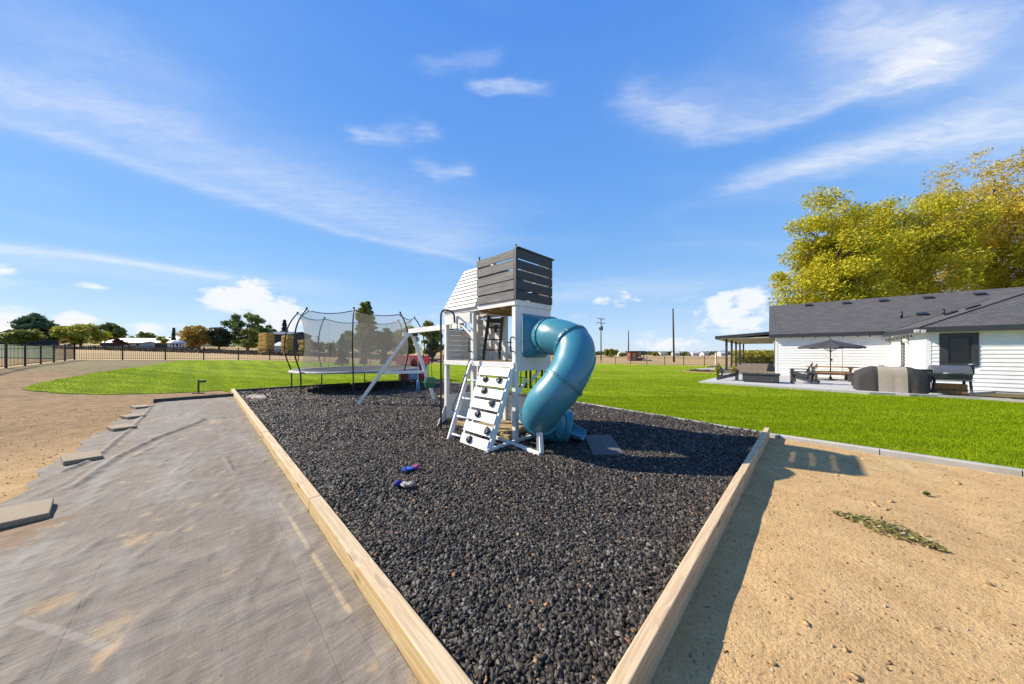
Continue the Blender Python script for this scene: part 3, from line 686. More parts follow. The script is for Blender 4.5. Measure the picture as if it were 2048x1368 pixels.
# right face: white plywood panel round the slide mouth
P('face_panel', MB().bx(.09, .17, -.012, .006, 1.452, 2.50), W); P('face_panel', MB().bx(.17, .87, -.012, .006, 2.36, 2.50), W)
P('face_panel', MB().bx(.87, 1.03, -.012, .006, 1.452, 2.50), W); P('face_panel', MB().bx(.17, .87, -.012, .006, 1.452, 1.55), W)
P('top_beam', MB().bx(-.012, 1.04, -.03, -.008, 2.50, 2.60), W); P('top_beam', MB().bx(-.022, -.001, -.008, 1.30, 2.50, 2.60), W)
P('top_beam', MB().bx(1.03, 1.052, -.0, 2.3, 2.50, 2.60), W); P('top_beam', MB().bx(-.022, -.001, 1.302, 2.31, 2.51, 2.585), W)
P('upper_floor', MB().bx(.0, 1.03, .0, 1.26, 2.535, 2.56), M['tan_wood'])
for y in (.35, .70, 1.02): P('floor_joist', MB().bx(.0, 1.03, y, y+.035, 2.46, 2.533), M['tan_wood'])
P('header_board', MB().bx(-.024, -.002, 1.30, 2.25, 2.275, 2.495), W)
P('brace', MB().beam((.02, 1.95, 2.45), (.02, 1.27, 1.98), .03, .05), W)
P('brace', MB().beam((.30, -.005, 1.15), (.05, -.005, .88), .03, .05), W); P('brace', MB().beam((.78, -.02, 1.40), (.42, -.02, 1.10), .03, .06), W)
# end wall: planks seen from inside, open window with bars above
for i in range(6): P('wall_plank', MB().bx(.09, .94, 2.285, 2.303, 1.465+i*.117, 1.465+i*.117+.112), W)
for i in range(6): P('wall_plank', MB().bx(.09, .94, 2.285, 2.303, .02+i*.104, .02+i*.104+.100), W)
P('wall_batten', MB().bx(.50, .58, 2.262, 2.284, 1.465, 2.165), W)
P('window_rail', MB().bx(.09, .94, 2.27, 2.29, 2.168, 2.195), M['char'])
for x in (.16, .34, .52, .60, .78): P('window_bar', MB().bx(x, x+.02, 2.27, 2.29, 2.196, 2.40), M['char'])
P('window_head', MB().bx(.09, .94, 2.262, 2.30, 2.40, 2.50), W)
# back side: planks, railing and two small framed windows below the deck
for i in range(7): P('wall_plank', MB().bx(1.012, 1.03, 1.31, 2.21, 1.465+i*.145, 1.465+i*.145+.139), W)
P('wall_post', MB().bx(.96, 1.01, 1.75, 1.80, 1.465, 2.48), W)
P('lantern_plate', MB().bx(.93, .955, 1.52, 1.60, 2.12, 2.30), M['black'])
P('railing', MB().bx(1.0, 1.02, .09, 1.21, 1.86, 1.885), M['black'])
for y in (.25, .45, .65, .85, 1.05): P('baluster', MB().bx(1.003, 1.017, y, y+.014, 1.465, 1.86), M['black'])
for y0 in (.18, .62):
    f_ = P('play_window', MB().bx(1.0, 1.03, y0, y0+.36, .86, .90).bx(1.0, 1.03, y0, y0+.36, 1.26, 1.30).bx(1.0, 1.03, y0, y0+.04, .90, 1.26).bx(1.0, 1.03, y0+.32, y0+.36, .90, 1.26), M['black'])
    P('window_bar', MB().bx(1.006, 1.024, y0+.172, y0+.188, .90, 1.26).bx(1.006, 1.024, y0+.04, y0+.17, 1.07, 1.085).bx(1.006, 1.024, y0+.19, y0+.32, 1.07, 1.085), M['black'], f_)
for i in range(5): P('wall_plank', MB().bx(1.012, 1.03, .09, 1.21, .03+i*.125, .03+i*.125+.119), W)
P('ground_sill', MB().bx(.0, 1.03, .30, .39, .03, .13), M['tan_wood']); P('ground_sill', MB().bx(-.02, .07, .10, 2.20, .02, .11), M['tan_wood'])
for i in range(7): P('floor_plank', MB().bx(.09, .96, .42+i*.25, .42+i*.25+.24, .05, .075), M['tan_wood'])
# slatted lookout
for i in range(5):
    z = 2.603+i*.185; j = lambda: random.uniform(-.006, .006)
    P('slat', MB().bx(-.048, -.024, .0, 1.05, z+j(), z+.158+j()), M['slat']); P('slat', MB().bx(-.02, 1.03, -.058, -.034, z+j(), z+.158+j()), M['char'])  # right-face slats take a darker material than the other three sides
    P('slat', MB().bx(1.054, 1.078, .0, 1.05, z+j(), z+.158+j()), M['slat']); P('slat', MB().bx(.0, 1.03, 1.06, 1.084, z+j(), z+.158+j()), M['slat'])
for x, y, zt in [(-.0, -.01, 3.60), (1.01, .0, 3.56), (.0, 1.02, 3.60), (1.01, 1.02, 3.58)]: P('lookout_post', MB().bx(x-.02, x+.035, y-.02, y+.03, 2.60, zt-.08), M['char']); P('post_tip', MB().bx(x-.008, x+.018, y-.008, y+.014, zt-.08, zt), M['black'])
P('corner_trim', MB().bx(-.05, -.022, -.06, -.002, 2.603, 3.52), M['char'])
P('cap_rail', MB().bx(-.02, 1.09, -.075, -.01, 3.525, 3.545), M['char'])
# boarded roof over the left bay
nb = 11
for side in (0, 1):
    for i in range(nb):
        t0, t1 = i/nb, (i+.955)/nb
        def rp_(t, y, lift=0):
            x = -.04+t*.555; x = x if side == 0 else 1.03-x
            return Vector((x-(lift if side == 0 else -lift), y, 2.575+t*1.045+lift*.5))
        ya0, yb0 = (1.10, 2.31-.11*t0); ya1, yb1 = (1.10, 2.31-.11*t1)
        a = [rp_(t0, ya0, .022), rp_(t0, yb0, .022), rp_(t1, yb1, .004), rp_(t1, ya1, .004)]
        P('roof_board', MB().prism(a, Vector((.016 if side == 0 else -.016, 0, -.008))), M['roof_white'], bevel=0)
P('gable_board', MB().prism([(.02, 2.20, 2.585), (1.01, 2.20, 2.585), (.515, 2.165, 3.56)], (0, .02, 0)), W)
P('roof_bracket', MB().prism([(-.03, 1.06, 2.60), (-.03, 1.13, 2.60), (-.03, 1.06, 2.72)], (.03, 0, 0)), M['char'], bevel=0)
# fire pole
pts = spline([(-.448, 1.739, -.05), (-.448, 1.739, .9), (-.448, 1.739, 2.0), (-.448, 1.739, 2.42), (-.40, 1.745, 2.52), (-.30, 1.76, 2.55), (-.16, 1.80, 2.54), (-.07, 1.82, 2.48), (-.05, 1.82, 2.30)], 6)
P('fire_pole', MB().tube(pts, .02, 10), M['black'], bevel=0, smooth=True)
# climbing wall
wn = Vector((-1.38, 0, .755)).normalized(); w0 = Vector((0, 0, 1.38))
def wpt(t, s_, off=0):           # t: 0 at the deck, 1 on the ground; s_: 0 right edge, 1 left edge
    r0 = Vector((0, .095, 1.38)).lerp(Vector((-.755, -.065, .0)), t); l0 = Vector((0, .93, 1.38)).lerp(Vector((-.755, .625, .0)), t)
    return r0.lerp(l0, s_)+wn*off
wall = P('climbing_wall', MB().beam(wpt(0, -.03, -.03), wpt(1.02, -.03, -.03), .04, .09, wn), W)
P('stringer', MB().beam(wpt(0, .98, -.03), wpt(1.02, .98, -.03), .04, .09, wn), W, wall)
P('stringer', MB().beam((0, 1.29, 1.40), (-.75, 1.0, 0), .04, .09, wn), W, wall)
for i in range(7):
    t0 = .03+i*.139; a = [wpt(t0, -.02, .02), wpt(t0, 1.0, .02), wpt(t0+.108, 1.0, .02), wpt(t0+.108, -.02, .02)]
    P('climbing_board', MB().prism(a, wn*.02), W, wall, bevel=.003)
for z in (1.08, .74, .42, .12):
    t = 1-z/1.38; P('rung', MB().tube([wpt(t, .97, .0), Vector((0, 1.29, 1.40)).lerp(Vector((-.75, 1.0, 0)), 1-z/1.40)+wn*.0], .02, 8), W, wall, bevel=0, smooth=True)
for px, py in [(970.7, 757.8), (997.6, 759.7), (968, 780.8), (983, 807), (955, 827.5), (974.6, 861.7), (937.8, 878)]:
    c = on_plane(px, py, w0+wn*.055, wn); mb = MB(); nr = 9
    ax = Vector((0, 1, 0)); ay = wn.cross(ax)
    for ring, (rr, hh) in enumerate([(.062, -.015), (.066, .012), (.048, .034), (.018, .042)]):
        for q in range(nr):
            an = 2*math.pi*q/nr; r2 = rr*random.uniform(.78, 1.2); mb.v.append(tuple(c+(ax*math.cos(an)+ay*math.sin(an))*r2+wn*(hh+random.uniform(-.006, .006))))
    for ring in range(3):
        for q in range(nr): mb.f.append((ring*nr+q, ring*nr+(q+1) % nr, (ring+1)*nr+(q+1) % nr, (ring+1)*nr+q))
    mb.f.append(tuple(range(3*nr, 4*nr))); P('climbing_hold', mb, M['rock'], wall, bevel=0)
# grab handles and hand rail
for y in (1.262, .045):
    P('grab_handle', MB().tube(spline([(-.002, y, 1.92), (-.055, y+.01, 1.915), (-.07, y+.012, 1.88), (-.07, y+.012, 1.70), (-.055, y+.01, 1.665), (-.002, y, 1.66)], 4), .012, 8), M['black'], bevel=0, smooth=True)
hp = [on_plane(951, 716.5, w0+wn*.02, wn), on_plane(938, 722, w0+wn*.10, wn), on_plane(930, 748, w0+wn*.12, wn), on_plane(917, 785, w0+wn*.12, wn), on_plane(906, 815, w0+wn*.10, wn), on_plane(910, 824, w0+wn*.02, wn)]
P('hand_rail', MB().tube(spline(hp, 6), .011, 8), M['black'], bevel=0, smooth=True)
# ladder to the lookout
lb, rb, lt, rt = PS.on(966, 719, 0, .42), PS.on(998, 719, 0, .42), PS.on(978, 632, 0, .55), PS.on(1005, 634, 0, .55)
lad = P('ladder', MB().beam(lb, lt, .035, .07), M['char']); P('ladder_rail', MB().beam(rb, rt, .035, .07), M['char'], lad)
for t, h_ in [(.22, .03), (.46, .03), (.74, .035), (.90, .09)]: P('ladder_rung', MB().beam(lb.lerp(lt, t), rb.lerp(rt, t), .04, h_), M['char'], lad)
# feet and ground ties
def gt(px, py): return PS.on(px, py, 2, .06)
for a, b in [((973, 902), (1027, 884)), ((1027, 884), (1068, 871)), ((1016, 884), (1060, 901)), ((1060, 901), (1080, 909)), ((985, 872), (1018, 886))]:
    P('ground_tie', MB().beam(gt(*a), gt(*b), .05, .06), W)
P('foot_brace', MB().prism([(-.02, 2.24, .02), (-.02, 2.24, .42), (-.42, 1.95, .02)], (.02, .04, 0)), W)
sp0 = PS.on(1078, 909, 2, .03)
for dy_ in (-.035, .035): P('slide_leg', MB().beam((sp0.x+.03, sp0.y+dy_, -.02), (sp0.x+.0, sp0.y+dy_*.6, .50), .04, .06), W)
# tube slide
m_, k = new_mat('teal_plastic'); oc = k.n('ShaderNodeTexCoord').outputs['Object']; n1 = k.noise(oc, 3, 5, .6); n2 = k.noise(oc, 60, 3, .6)
lw = k.n('ShaderNodeLayerWeight', {'Blend': .3}).outputs['Facing']
col = k.mix(k.ss(n1, .3, .7), (.045, .240, .335), (.058, .28, .38)); col = k.mix(k.ss(n2, .70, .78, 0, .35), col, (.16, .28, .30))
finish(k, col, k.ss(n1, .3, .7, .30, .42), n2, .05, .002, spec=.5); M['teal'] = m_
m_, k = new_mat('teal_seam'); finish(k, (.02, .13, .16), .45); M['seam'] = m_
ctl = [(.52, .02, 1.93), (.55, -.14, 1.93), pw(1106, 672, 5.25), pw(1147, 690, 4.92), pw(1145, 731, 4.70), pw(1122, 771, 4.60), pw(1092, 807, 4.66), pw(1081, 834, 5.0), pw(1093, 846, 5.40), pw(1118, 850, 5.62), pw(1138, 855, 5.62)]
path = spline(ctl, 9); TR = .312
slide = P('tube_slide', MB().tube(path, [TR]*len(path), 36, False), M['teal'], bevel=0, smooth=True)
mod = slide.modifiers.new('wall', 'SOLIDIFY'); mod.thickness = .012; mod.offset = -1
P('flange', MB().bx(.17, .30, -.035, -.013, 1.552, 2.358).bx(.74, .87, -.035, -.013, 1.552, 2.358).bx(.30, .74, -.035, -.013, 2.25, 2.358).bx(.30, .74, -.035, -.013, 1.552, 1.62), M['teal'], slide, bevel=.008)
hood = MB(); nq = 36
for ring, (yy, sq) in enumerate([(-.036, 1.0), (-.12, .62), (-.24, .12), (-.30, 0.0)]):
    for q in range(nq):
        an = 2*math.pi*q/nq; c_, s_ = math.cos(an), math.sin(an); mx = max(abs(c_), abs(s_)); sx_, sz_ = c_/mx*.345, s_/mx*.40
        cxr = .52+(ring*.012); rx, rz_ = c_*(TR+.014), s_*(TR+.014)
        hood.v.append((cxr+rx*(1-sq)+sx_*sq, yy, 1.945*sq+1.93*(1-sq)+rz_*(1-sq)+sz_*sq))
for ring in range(3):
    for q in range(nq): hood.f.append((ring*nq+q, ring*nq+(q+1) % nq, (ring+1)*nq+(q+1) % nq, (ring+1)*nq+q))
P('slide_hood', hood, M['teal'], slide, bevel=0, smooth=True)
def ring_at(i, name='collar'):
    a = path[i-1].lerp(path[i], .5); t = (path[min(i+1, len(path)-1)]-path[i-1]).normalized()
    e = t.cross(Vector((0, 0, 1))).normalized(); g = t.cross(e); mb = MB()
    for off, rr in [(-.022, TR), (-.02, TR+.022), (-.004, TR+.024), (-.003, TR+.012), (.003, TR+.012), (.004, TR+.024), (.02, TR+.022), (.022, TR)]:
        for q in range(40):
            an = 2*math.pi*q/40; mb.v.append(tuple(a+t*off+(e*math.cos(an)+g*math.sin(an))*rr))
    for r_ in range(7):
        for q in range(40): mb.f.append((r_*40+q, r_*40+(q+1) % 40, (r_+1)*40+(q+1) % 40, (r_+1)*40+q))
    c_ = P(name, mb, M['teal'], slide, bevel=0, smooth=False)
    for q in range(0, 40, 5):
        an = 2*math.pi*q/40; pp = a+(e*math.cos(an)+g*math.sin(an))*(TR+.02)
        bm_ = MB().tube([pp-t*.03, pp+t*.03], .007, 6); bolts.v, bolts.f = bolts.add(bm_.v, bm_.f).v, bolts.f
    return e, g
bolts = MB()
for i in (17, 26, 44, 62, 79): ring_at(i)
P('collar_bolts', bolts, M['steel'], slide, bevel=0)
def seamline(i0, i1, ang, name='seam'):
    pts = []
    for i in range(i0, i1):
        t = (path[min(i+1, len(path)-1)]-path[i-1]).normalized(); e = t.cross(Vector((0, 0, 1))).normalized(); g = t.cross(e)
        pts.append(path[i]+(e*math.cos(ang)+g*math.sin(ang))*(TR+.006))
    s_ = P(name, MB().tube(pts, .014, 6), M['teal'], slide, bevel=0, smooth=True)
seamline(27, 43, R(165)); seamline(45, 61, R(22)); seamline(27, 43, R(-15)); seamline(63, 78, R(40))
# open run-out chute
ce = path[-1].copy(); rz45 = PS.I.to_3x3(); hd = (rz45 @ Vector((.90, -.43, 0))).normalized(); sd_ = hd.cross(Vector((0, 0, 1)))
ch = MB(); ns, nq = 9, 17
for i in range(ns):
    t = i/(ns-1); c_ = ce+hd*(-.10+.38*t); hw = TR-.05-.03*t; zb = .045+.03*(1-t); top = ce.z*(1-t)**1.4+.17*t+.12*(1-t)
    for q in range(nq):
        an = math.pi+math.pi*q/(nq-1); x = math.cos(an)*hw; zz = zb+(1+math.sin(an))*(top-zb)
        ch.v.append(tuple(Vector((c_.x, c_.y, 0))+sd_*x+Vector((0, 0, zz))))
for i in range(ns-1):
    for q in range(nq-1): ch.f.append((i*nq+q, i*nq+q+1, (i+1)*nq+q+1, (i+1)*nq+q))
cho = P('chute', ch, M['teal'], slide, bevel=0, smooth=True); mod = cho.modifiers.new('wall', 'SOLIDIFY'); mod.thickness = .025; mod.offset = 0
# swing beam and its A-frame
apx = PS.l(pd(823, 668, 9.5)); fl = PS.on(717, 808, 2, .03); fr = PS.on(869, 799, 2, .03)
P('swing_beam', MB().beam((.5, 2.30, 2.31), apx+Vector((0, .12, .09)), .09, .14), W)
P('frame_leg', MB().beam(apx+Vector((-.05, .05, .03)), fl, .085, .09), W); P('frame_leg', MB().beam(apx+Vector((.05, .05, .03)), fr, .085, .09), W)
P('frame_head', MB().beam(apx+Vector((-.24, .10, -.02)), apx+Vector((.22, .0, -.02)), .06, .13), W)
P('cross_brace', MB().beam((apx+Vector((0, .05, 0))).lerp(fl, .56), (apx+Vector((0, .05, 0))).lerp(fr, .56), .04, .09), W)
P('bracket', MB().box(apx+Vector((.1, -.06, .02)), (.10, .12, .16)), M['black'])
# ---- swings hang from the beam
def bp(u): return Vector((.5, 2.30, 2.235)).lerp(apx+Vector((0, .12, .015)), u)
def swing(name, label, uu, seat_mb, mt, hang, spread=.22, rope='black'):
    a, b = bp(uu-.04), bp(uu+.04); c = bp(uu); root = thing(name, label, 'swing', PS.w(*c)-Vector((0, 0, c.z-hang)), PS.ang+math.atan2(-(apx.x-.5), apx.y-2.3))
    seat = obj('seat', seat_mb, mt, root, .004)
    for s_ in (-1, 1): obj('chain', MB().tube([(0, s_*spread, .01), (0, s_*spread*.45, (c.z-hang)*.45), (0, s_*spread*.85, c.z-hang)], .007, 6), M['black'], root)
    return root
swing('board_swing', 'flat plank swing seat on dark ropes nearest the tower wall', .26, MB().bx(-.09, .09, -.26, .26, -.02, .02), M['tan_wood'], .46, .24)
b_ = MB().lathe([(.0, -.17), (.13, -.17), (.17, -.02), (.15, .12), (.13, .12), (.14, .0), (.0, -.12)], 18)
swing('bucket_swing', 'dark green bucket swing seat hanging from white beam', .55, b_, M['green_pl'], .80, .14)
dk = MB().lathe([(0, -.02), (.16, -.025), (.175, 0), (.16, .025), (0, .02)], 20)
for i, p_ in enumerate(dk.v): dk.v[i] = (p_[2], p_[1]*.7, p_[0]*1.25)
rt_ = thing('disc_swing', 'blue plastic disc swing hanging edge-up from a single rope', 'swing', PS.w(*bp(.80))-Vector((0, 0, bp(.80).z-.60)), PS.ang-R(40))
obj('seat', dk, M['teal_pl'], rt_, 0, True); obj('rope', MB().tube([(0, 0, .2), (0, 0, bp(.80).z-.60)], .008, 6), M['white'], rt_)
# ---- grey slab where the slide lets out
q = [pz(*p, .045) for p in [(1168, 872), (1222, 872), (1248, 911), (1186, 912)]]; c = sum(q, Vector())/4
tag(obj('landing_slab', MB().prism([p-c-Vector((0, 0, .02)) for p in q], (0, 0, .045)), simple('slab', (.12, .118, .115), .9, .15, 6, .4), None, .006), 'flat dark grey slab on black mulch in front of the slide chute', 'slab').location = c

# ------------------------------------------------------------------ trampoline
tc = Vector((-7.05, 13.9, .03)); TRR = 2.6; RZ = .82
tramp = thing('trampoline', 'large round trampoline with tall curved poles and grey safety net', 'trampoline', tc)
m_, k = new_mat('net'); oc = k.n('ShaderNodeTexCoord').outputs['Object']
nn_ = k.noise(oc, .8, 3, .5)
df = k.n('ShaderNodeBsdfDiffuse', {'Color': (.28, .26, .225, 1)}); tl = k.n('ShaderNodeBsdfTranslucent', {'Color': (.31, .285, .245, 1)})
tr = k.n('ShaderNodeBsdfTransparent'); mx = k.n('ShaderNodeMixShader', {0: .4, 1: df.outputs[0], 2: tl.outputs[0]})
mx2 = k.n('ShaderNodeMixShader', {0: k.ss(nn_, .3, .7, .30, .37), 1: tr.outputs[0], 2: mx.outputs[0]}); k.n('ShaderNodeOutputMaterial', {0: mx2.outputs[0]}); M['net'] = m_
M['mat'] = simple('jump_mat', (.055, .055, .06), .55, .15, 2, .1); M['pad'] = simple('rim_pad', (.22, .22, .23), .6, .12, 3, .2)
ring = [(TRR*math.cos(a), TRR*math.sin(a), RZ) for a in np.linspace(0, 2*math.pi, 49)[:-1]]
obj('rim', MB().tube(ring, .028, 8, closed=True), M['black'], tramp, smooth=True)
obj('jumping_mat', MB().lathe([(0, RZ+.0), (1.2, RZ+.004), (2.22, RZ+.012)], 48), M['mat'], tramp, smooth=True)
pp = MB().lathe([(2.20, RZ+.03), (2.30, RZ+.045), (2.55, RZ+.05), (2.66, RZ+.025), (2.67, RZ-.03)], 64)
for i, p_ in enumerate(pp.v): pp.v[i] = (p_[0], p_[1], p_[2]+random.uniform(-.006, .006))
obj('rim_pad', pp, M['pad'], tramp, smooth=True)
sp = MB()
for a in np.linspace(0, 2*math.pi, 89)[:-1]: sp.tube([(2.22*math.cos(a), 2.22*math.sin(a), RZ+.008), (2.58*math.cos(a+.02), 2.58*math.sin(a+.02), RZ-.01)], .012, 4)
tag(obj('springs', sp, M['steel'], tramp), kind='stuff')
pa = [R(x) for x in (-68, -113, -158, 157, 112, 67, 22, -23)]; tops = []
for i, a in enumerate(pa):
    def rp(r_, z): return Vector((r_*math.cos(a), r_*math.sin(a), z))
    pts = spline([rp(TRR+.03, .0), rp(TRR+.03, .5), rp(TRR+.06, RZ+.05), rp(TRR+.24, 1.45), rp(TRR+.28, 1.95), rp(TRR+.20, 2.55), rp(TRR+.02, 3.0), rp(TRR-.18, 3.30)], 5)
    po = obj('pole', MB().tube(pts, .026, 8), M['black'], tramp, smooth=True); tops.append(rp(TRR-.20, 3.26))
    obj('pole_cap', MB().tube([rp(TRR-.17, 3.27), rp(TRR-.20, 3.36)], .035, 8), M['black'], po)
    b_ = rp(TRR+.03, .0)
    if i % 2 == 0:
        a2 = pa[(i+1) % 8]; q = Vector(((TRR+.03)*math.cos(a2), (TRR+.03)*math.sin(a2), 0)); obj('base_rail', MB().tube([b_+Vector((0, 0, .03)), q+Vector((0, 0, .03))], .024, 8), M['black'], tramp, smooth=True)
net = MB(); nth, nz = 96, 9; aa = sorted(x % (2*math.pi) for x in pa)
prof = []
for j in range(nth):
    th = 2*math.pi*j/nth; dn = min(min(abs(th-x), 2*math.pi-abs(th-x)) for x in aa)/(math.pi/8); sagr = .30*(1-(1-dn)**2)*.5
    for i in range(nz):
        t = i/(nz-1); r_ = 2.26*(1-t)+2.32*t-.16*math.sin(math.pi*t)-sagr*t*.55; z = RZ+.03+t*(3.22-RZ)-(.13*dn*(2-dn)*t**3)
        net.v.append((r_*math.cos(th), r_*math.sin(th), z))
for j in range(nth):
    for i in range(nz-1): j2 = (j+1) % nth; net.f.append((j*nz+i, j2*nz+i, j2*nz+i+1, j*nz+i+1))
obj('safety_net', net, M['net'], tramp, smooth=True)
rope = [net.v[j*nz+nz-1] for j in range(nth)]; obj('top_cord', MB().tube(rope, .018, 6, closed=True), M['black'], tramp, smooth=True)
tie = MB()
for tp in tops:
    q = min(rope, key=lambda r_: (Vector(r_)-tp).length); tie.tube([tp, q], .012, 6)
obj('net_ties', tie, M['black'], tramp)

# ------------------------------------------------------------------ red playhouse
ph = thing('playhouse', 'red plastic playhouse with gable roof and pale blue corners beyond the trampoline', 'playhouse', (-5.75, 17.4, .03), R(20))
obj('wall', MB().bx(-.70, -.66, -.55, .55, 0, .95).bx(.66, .70, -.55, .55, 0, .95).bx(-.66, .66, .51, .55, 0, .95).bx(-.66, -.25, -.55, -.51, 0, .95).bx(.25, .66, -.55, -.51, 0, .95).bx(-.25, .25, -.55, -.51, .8, .95), M['red'], ph, .01)
for x in (-.7, .7):
    for y in (-.55, .55): obj('corner_column', MB().tube([(x, y, 0), (x, y, 1.0)], .075, 10), M['blue_pl'], ph, smooth=True)
obj('door', MB().bx(-.24, .24, -.545, -.515, .02, .60), M['blue_pl'], ph, .01)
rf = obj('roof', MB().prism([(-.92, -.70, .92), (-.92, .70, .92), (-.92, 0, 1.42)], (1.84, 0, 0)), M['red'], ph, .015)
obj('dormer', MB().prism([(-.34, -.82, .95), (.34, -.82, .95), (0, -.82, 1.28)], (0, .55, 0)), M['red'], rf, .01)
obj('dormer_trim', MB().beam((-.40, -.83, .93), (0, -.83, 1.32), .03, .05).beam((.40, -.83, .93), (0, -.83, 1.32), .03, .05), simple('pink_trim', (.70, .30, .22), .5), rf)

# ------------------------------------------------------------------ small things lying about
def glove(label, c, rz, palm_mat, cuff_mat, curl):
    g = thing('glove', label, 'glove', c, rz, 'work gloves dropped on the mulch')
    pm = MB()
    for i, (x, w_, h_) in enumerate([(-.045, .030, .014), (-.02, .040, .018), (.015, .044, .020), (.045, .040, .017), (.058, .030, .010)]):
        for q in range(10): an = 2*math.pi*q/10; pm.v.append((x, math.cos(an)*w_, .022+math.sin(an)*h_+.004*math.sin(q*3+i)))
    for i in range(4):
        for q in range(10): pm.f.append((i*10+q, i*10+(q+1) % 10, (i+1)*10+(q+1) % 10, (i+1)*10+q))
    pm.f += [tuple(range(10)), tuple(range(40, 50))]
    obj('palm', pm, palm_mat, g, smooth=True)
    for i, (y, ln) in enumerate([(-.031, .062), (-.011, .078), (.010, .074), (.030, .058)]):
        s_ = (i-1.5)*.16; obj('finger', MB().tube(spline([(.045, y, .022), (.045+ln*.55, y+s_*ln*.6, .028+curl*.5), (.045+ln, y+s_*ln*1.3, .014+curl*.2)], 4), [.0105]*8+[.007], 8), palm_mat, g, smooth=True)
    obj('thumb', MB().tube(spline([(-.01, -.036, .02), (.02, -.065, .026), (.045, -.075, .016)], 4), [.011]*8+[.007], 8), palm_mat, g, smooth=True)
    obj('cuff', MB().tube([(-.10, 0, .022), (-.075, 0, .024), (-.04, 0, .022)], [.040, .037, .031], 12), cuff_mat, g, smooth=True); return g
bl = simple('blue_knit', (.03, .13, .62), .8, .3, 60, .6); pk = simple('pink_cuff', (.55, .05, .22), .8, .2, 60, .5); nv = simple('navy_knit', (.012, .02, .30), .8, .3, 60, .6); cm = simple('cream_knit', (.52, .46, .40), .85, .2, 60, .6)
p = pz(822, 941, .05); glove('bright blue glove with pink cuff lying palm down on mulch', (p.x, p.y, .055), R(215), bl, pk, .02)
p = pz(808, 972, .05); glove('cream glove with navy and pink cuff lying on mulch', (p.x, p.y, .055), R(-4), cm, nv, .012)
for i, (px, py, lab) in enumerate([(648, 940, 'pale scrap lying on mulch near the wood beam, across from the blue glove'), (655, 974, 'larger torn white scrap lying on mulch near the wood beam'), (1262, 878, 'tiny white scrap in the tower shadow on mulch')]):
    p = pz(px, py, .06); mb = MB()
    for j in range([9, 16, 3][i]):
        c = Vector((random.uniform(-.07, .07), random.uniform(-.05, .05), random.uniform(0, .015))); a = random.uniform(0, 6.28); ln, w_ = random.uniform(.015, .045), random.uniform(.004, .012)
        mb.box(c, (ln, w_*2, .004), Matrix.Rotation(a, 3, 'Z') @ Matrix.Rotation(random.uniform(-.4, .4), 3, 'X'))
    tag(obj('paper_scrap', mb, M['pad']), lab, 'scrap', 'white scraps on the mulch').location = (p.x, p.y, .055)
p = pg(397, 787); pl_ = thing('path_light', 'black stake light with a sideways head behind the dark timber', 'light', p)
obj('stake', MB().bx(-.02, .02, -.02, .02, -.1, .55), M['black'], pl_, .004); obj('lamp_head', MB().bx(.02, .26, -.05, .05, .44, .53), simple('olive_head', (.03, .035, .02), .5), pl_, .01); obj('base_plate', MB().bx(-.16, .16, -.09, .09, 0, .03), M['dark_timber'], pl_, .004)

# ------------------------------------------------------------------ house (local x along the front wall, local y into the house)
HS = Frame((17.39, 19.8, 0), math.atan2(-.654, .757))
house = thing('house', 'white lap-sided single-storey house with charcoal shingle roof', 'house', HS.o, HS.ang)
def Hh(name, mb, mt, parent=None, bevel=0, smooth=False): return obj(name, mb, mt, parent or house, bevel, smooth)
m_, k = new_mat('shingles'); oc = k.n('ShaderNodeTexCoord').outputs['Object']
br = k.n('ShaderNodeTexBrick', {'Vector': k.v('ADD', k.v('MULTIPLY', oc, (1, 1, 0)), k.v('SCALE', (0.0, 1.0, 0.0), scale=0.0)), 'Color1': (.11, .106, .108, 1), 'Color2': (.165, .158, .158, 1), 'Mortar': (.03, .03, .032, 1), 'Scale': 1.0, 'Mortar Size': .008, 'Brick Width': .32, 'Row Height': .135, 'Bias': 0.0})
n1 = k.noise(k.map(oc, (1, 5, 1)), 2.2, 5, .6); n2 = k.noise(oc, 45, 3, .6)
col = k.mix(k.ss(n1, .3, .75, 0, .6), br.outputs[0], (.088, .085, .09)); col = k.mix(k.ss(n2, .5, .8, 0, .35), col, (.17, .16, .155))
finish(k, col, .9, k.m('ADD', br.outputs['Fac'], k.m('MULTIPLY', n2, .4)), .6, .012, spec=.15); M['shingle'] = m_
WX, WY = 4.835, -4.99; ROWS = 16; EXP = .162; Z0 = .12
def lap(x0, y0, x1, y1, n_out, parent, holes=()):
    """lap-siding boards, each its own piece, split where an opening cuts them"""
    d_ = Vector((x1-x0, y1-y0, 0)); L = d_.length; d_.normalize(); n_ = Vector(n_out)
    for r_ in range(ROWS):
        z0 = Z0+r_*EXP; z1 = z0+EXP+.008; spans = [(0, L)]
        for a, b, za, zb in holes:
            if zb > z0+.02 and za < z1-.02:
                new = []
                for s0, s1 in spans:
                    if b <= s0 or a >= s1: new.append((s0, s1)); continue
                    if a > s0: new.append((s0, a))
                    if b < s1: new.append((b, s1))
                spans = new
        for s0, s1 in spans:
            if s1-s0 < .03: continue
            o_ = Vector((x0, y0, 0))+d_*s0
            poly = [o_+n_*.034+Vector((0, 0, z0)), o_+n_*.010+Vector((0, 0, z1)), o_+Vector((0, 0, z1)), o_+Vector((0, 0, z0))]
            obj('siding_board', MB().prism(poly, d_*(s1-s0)), M['siding'], parent)
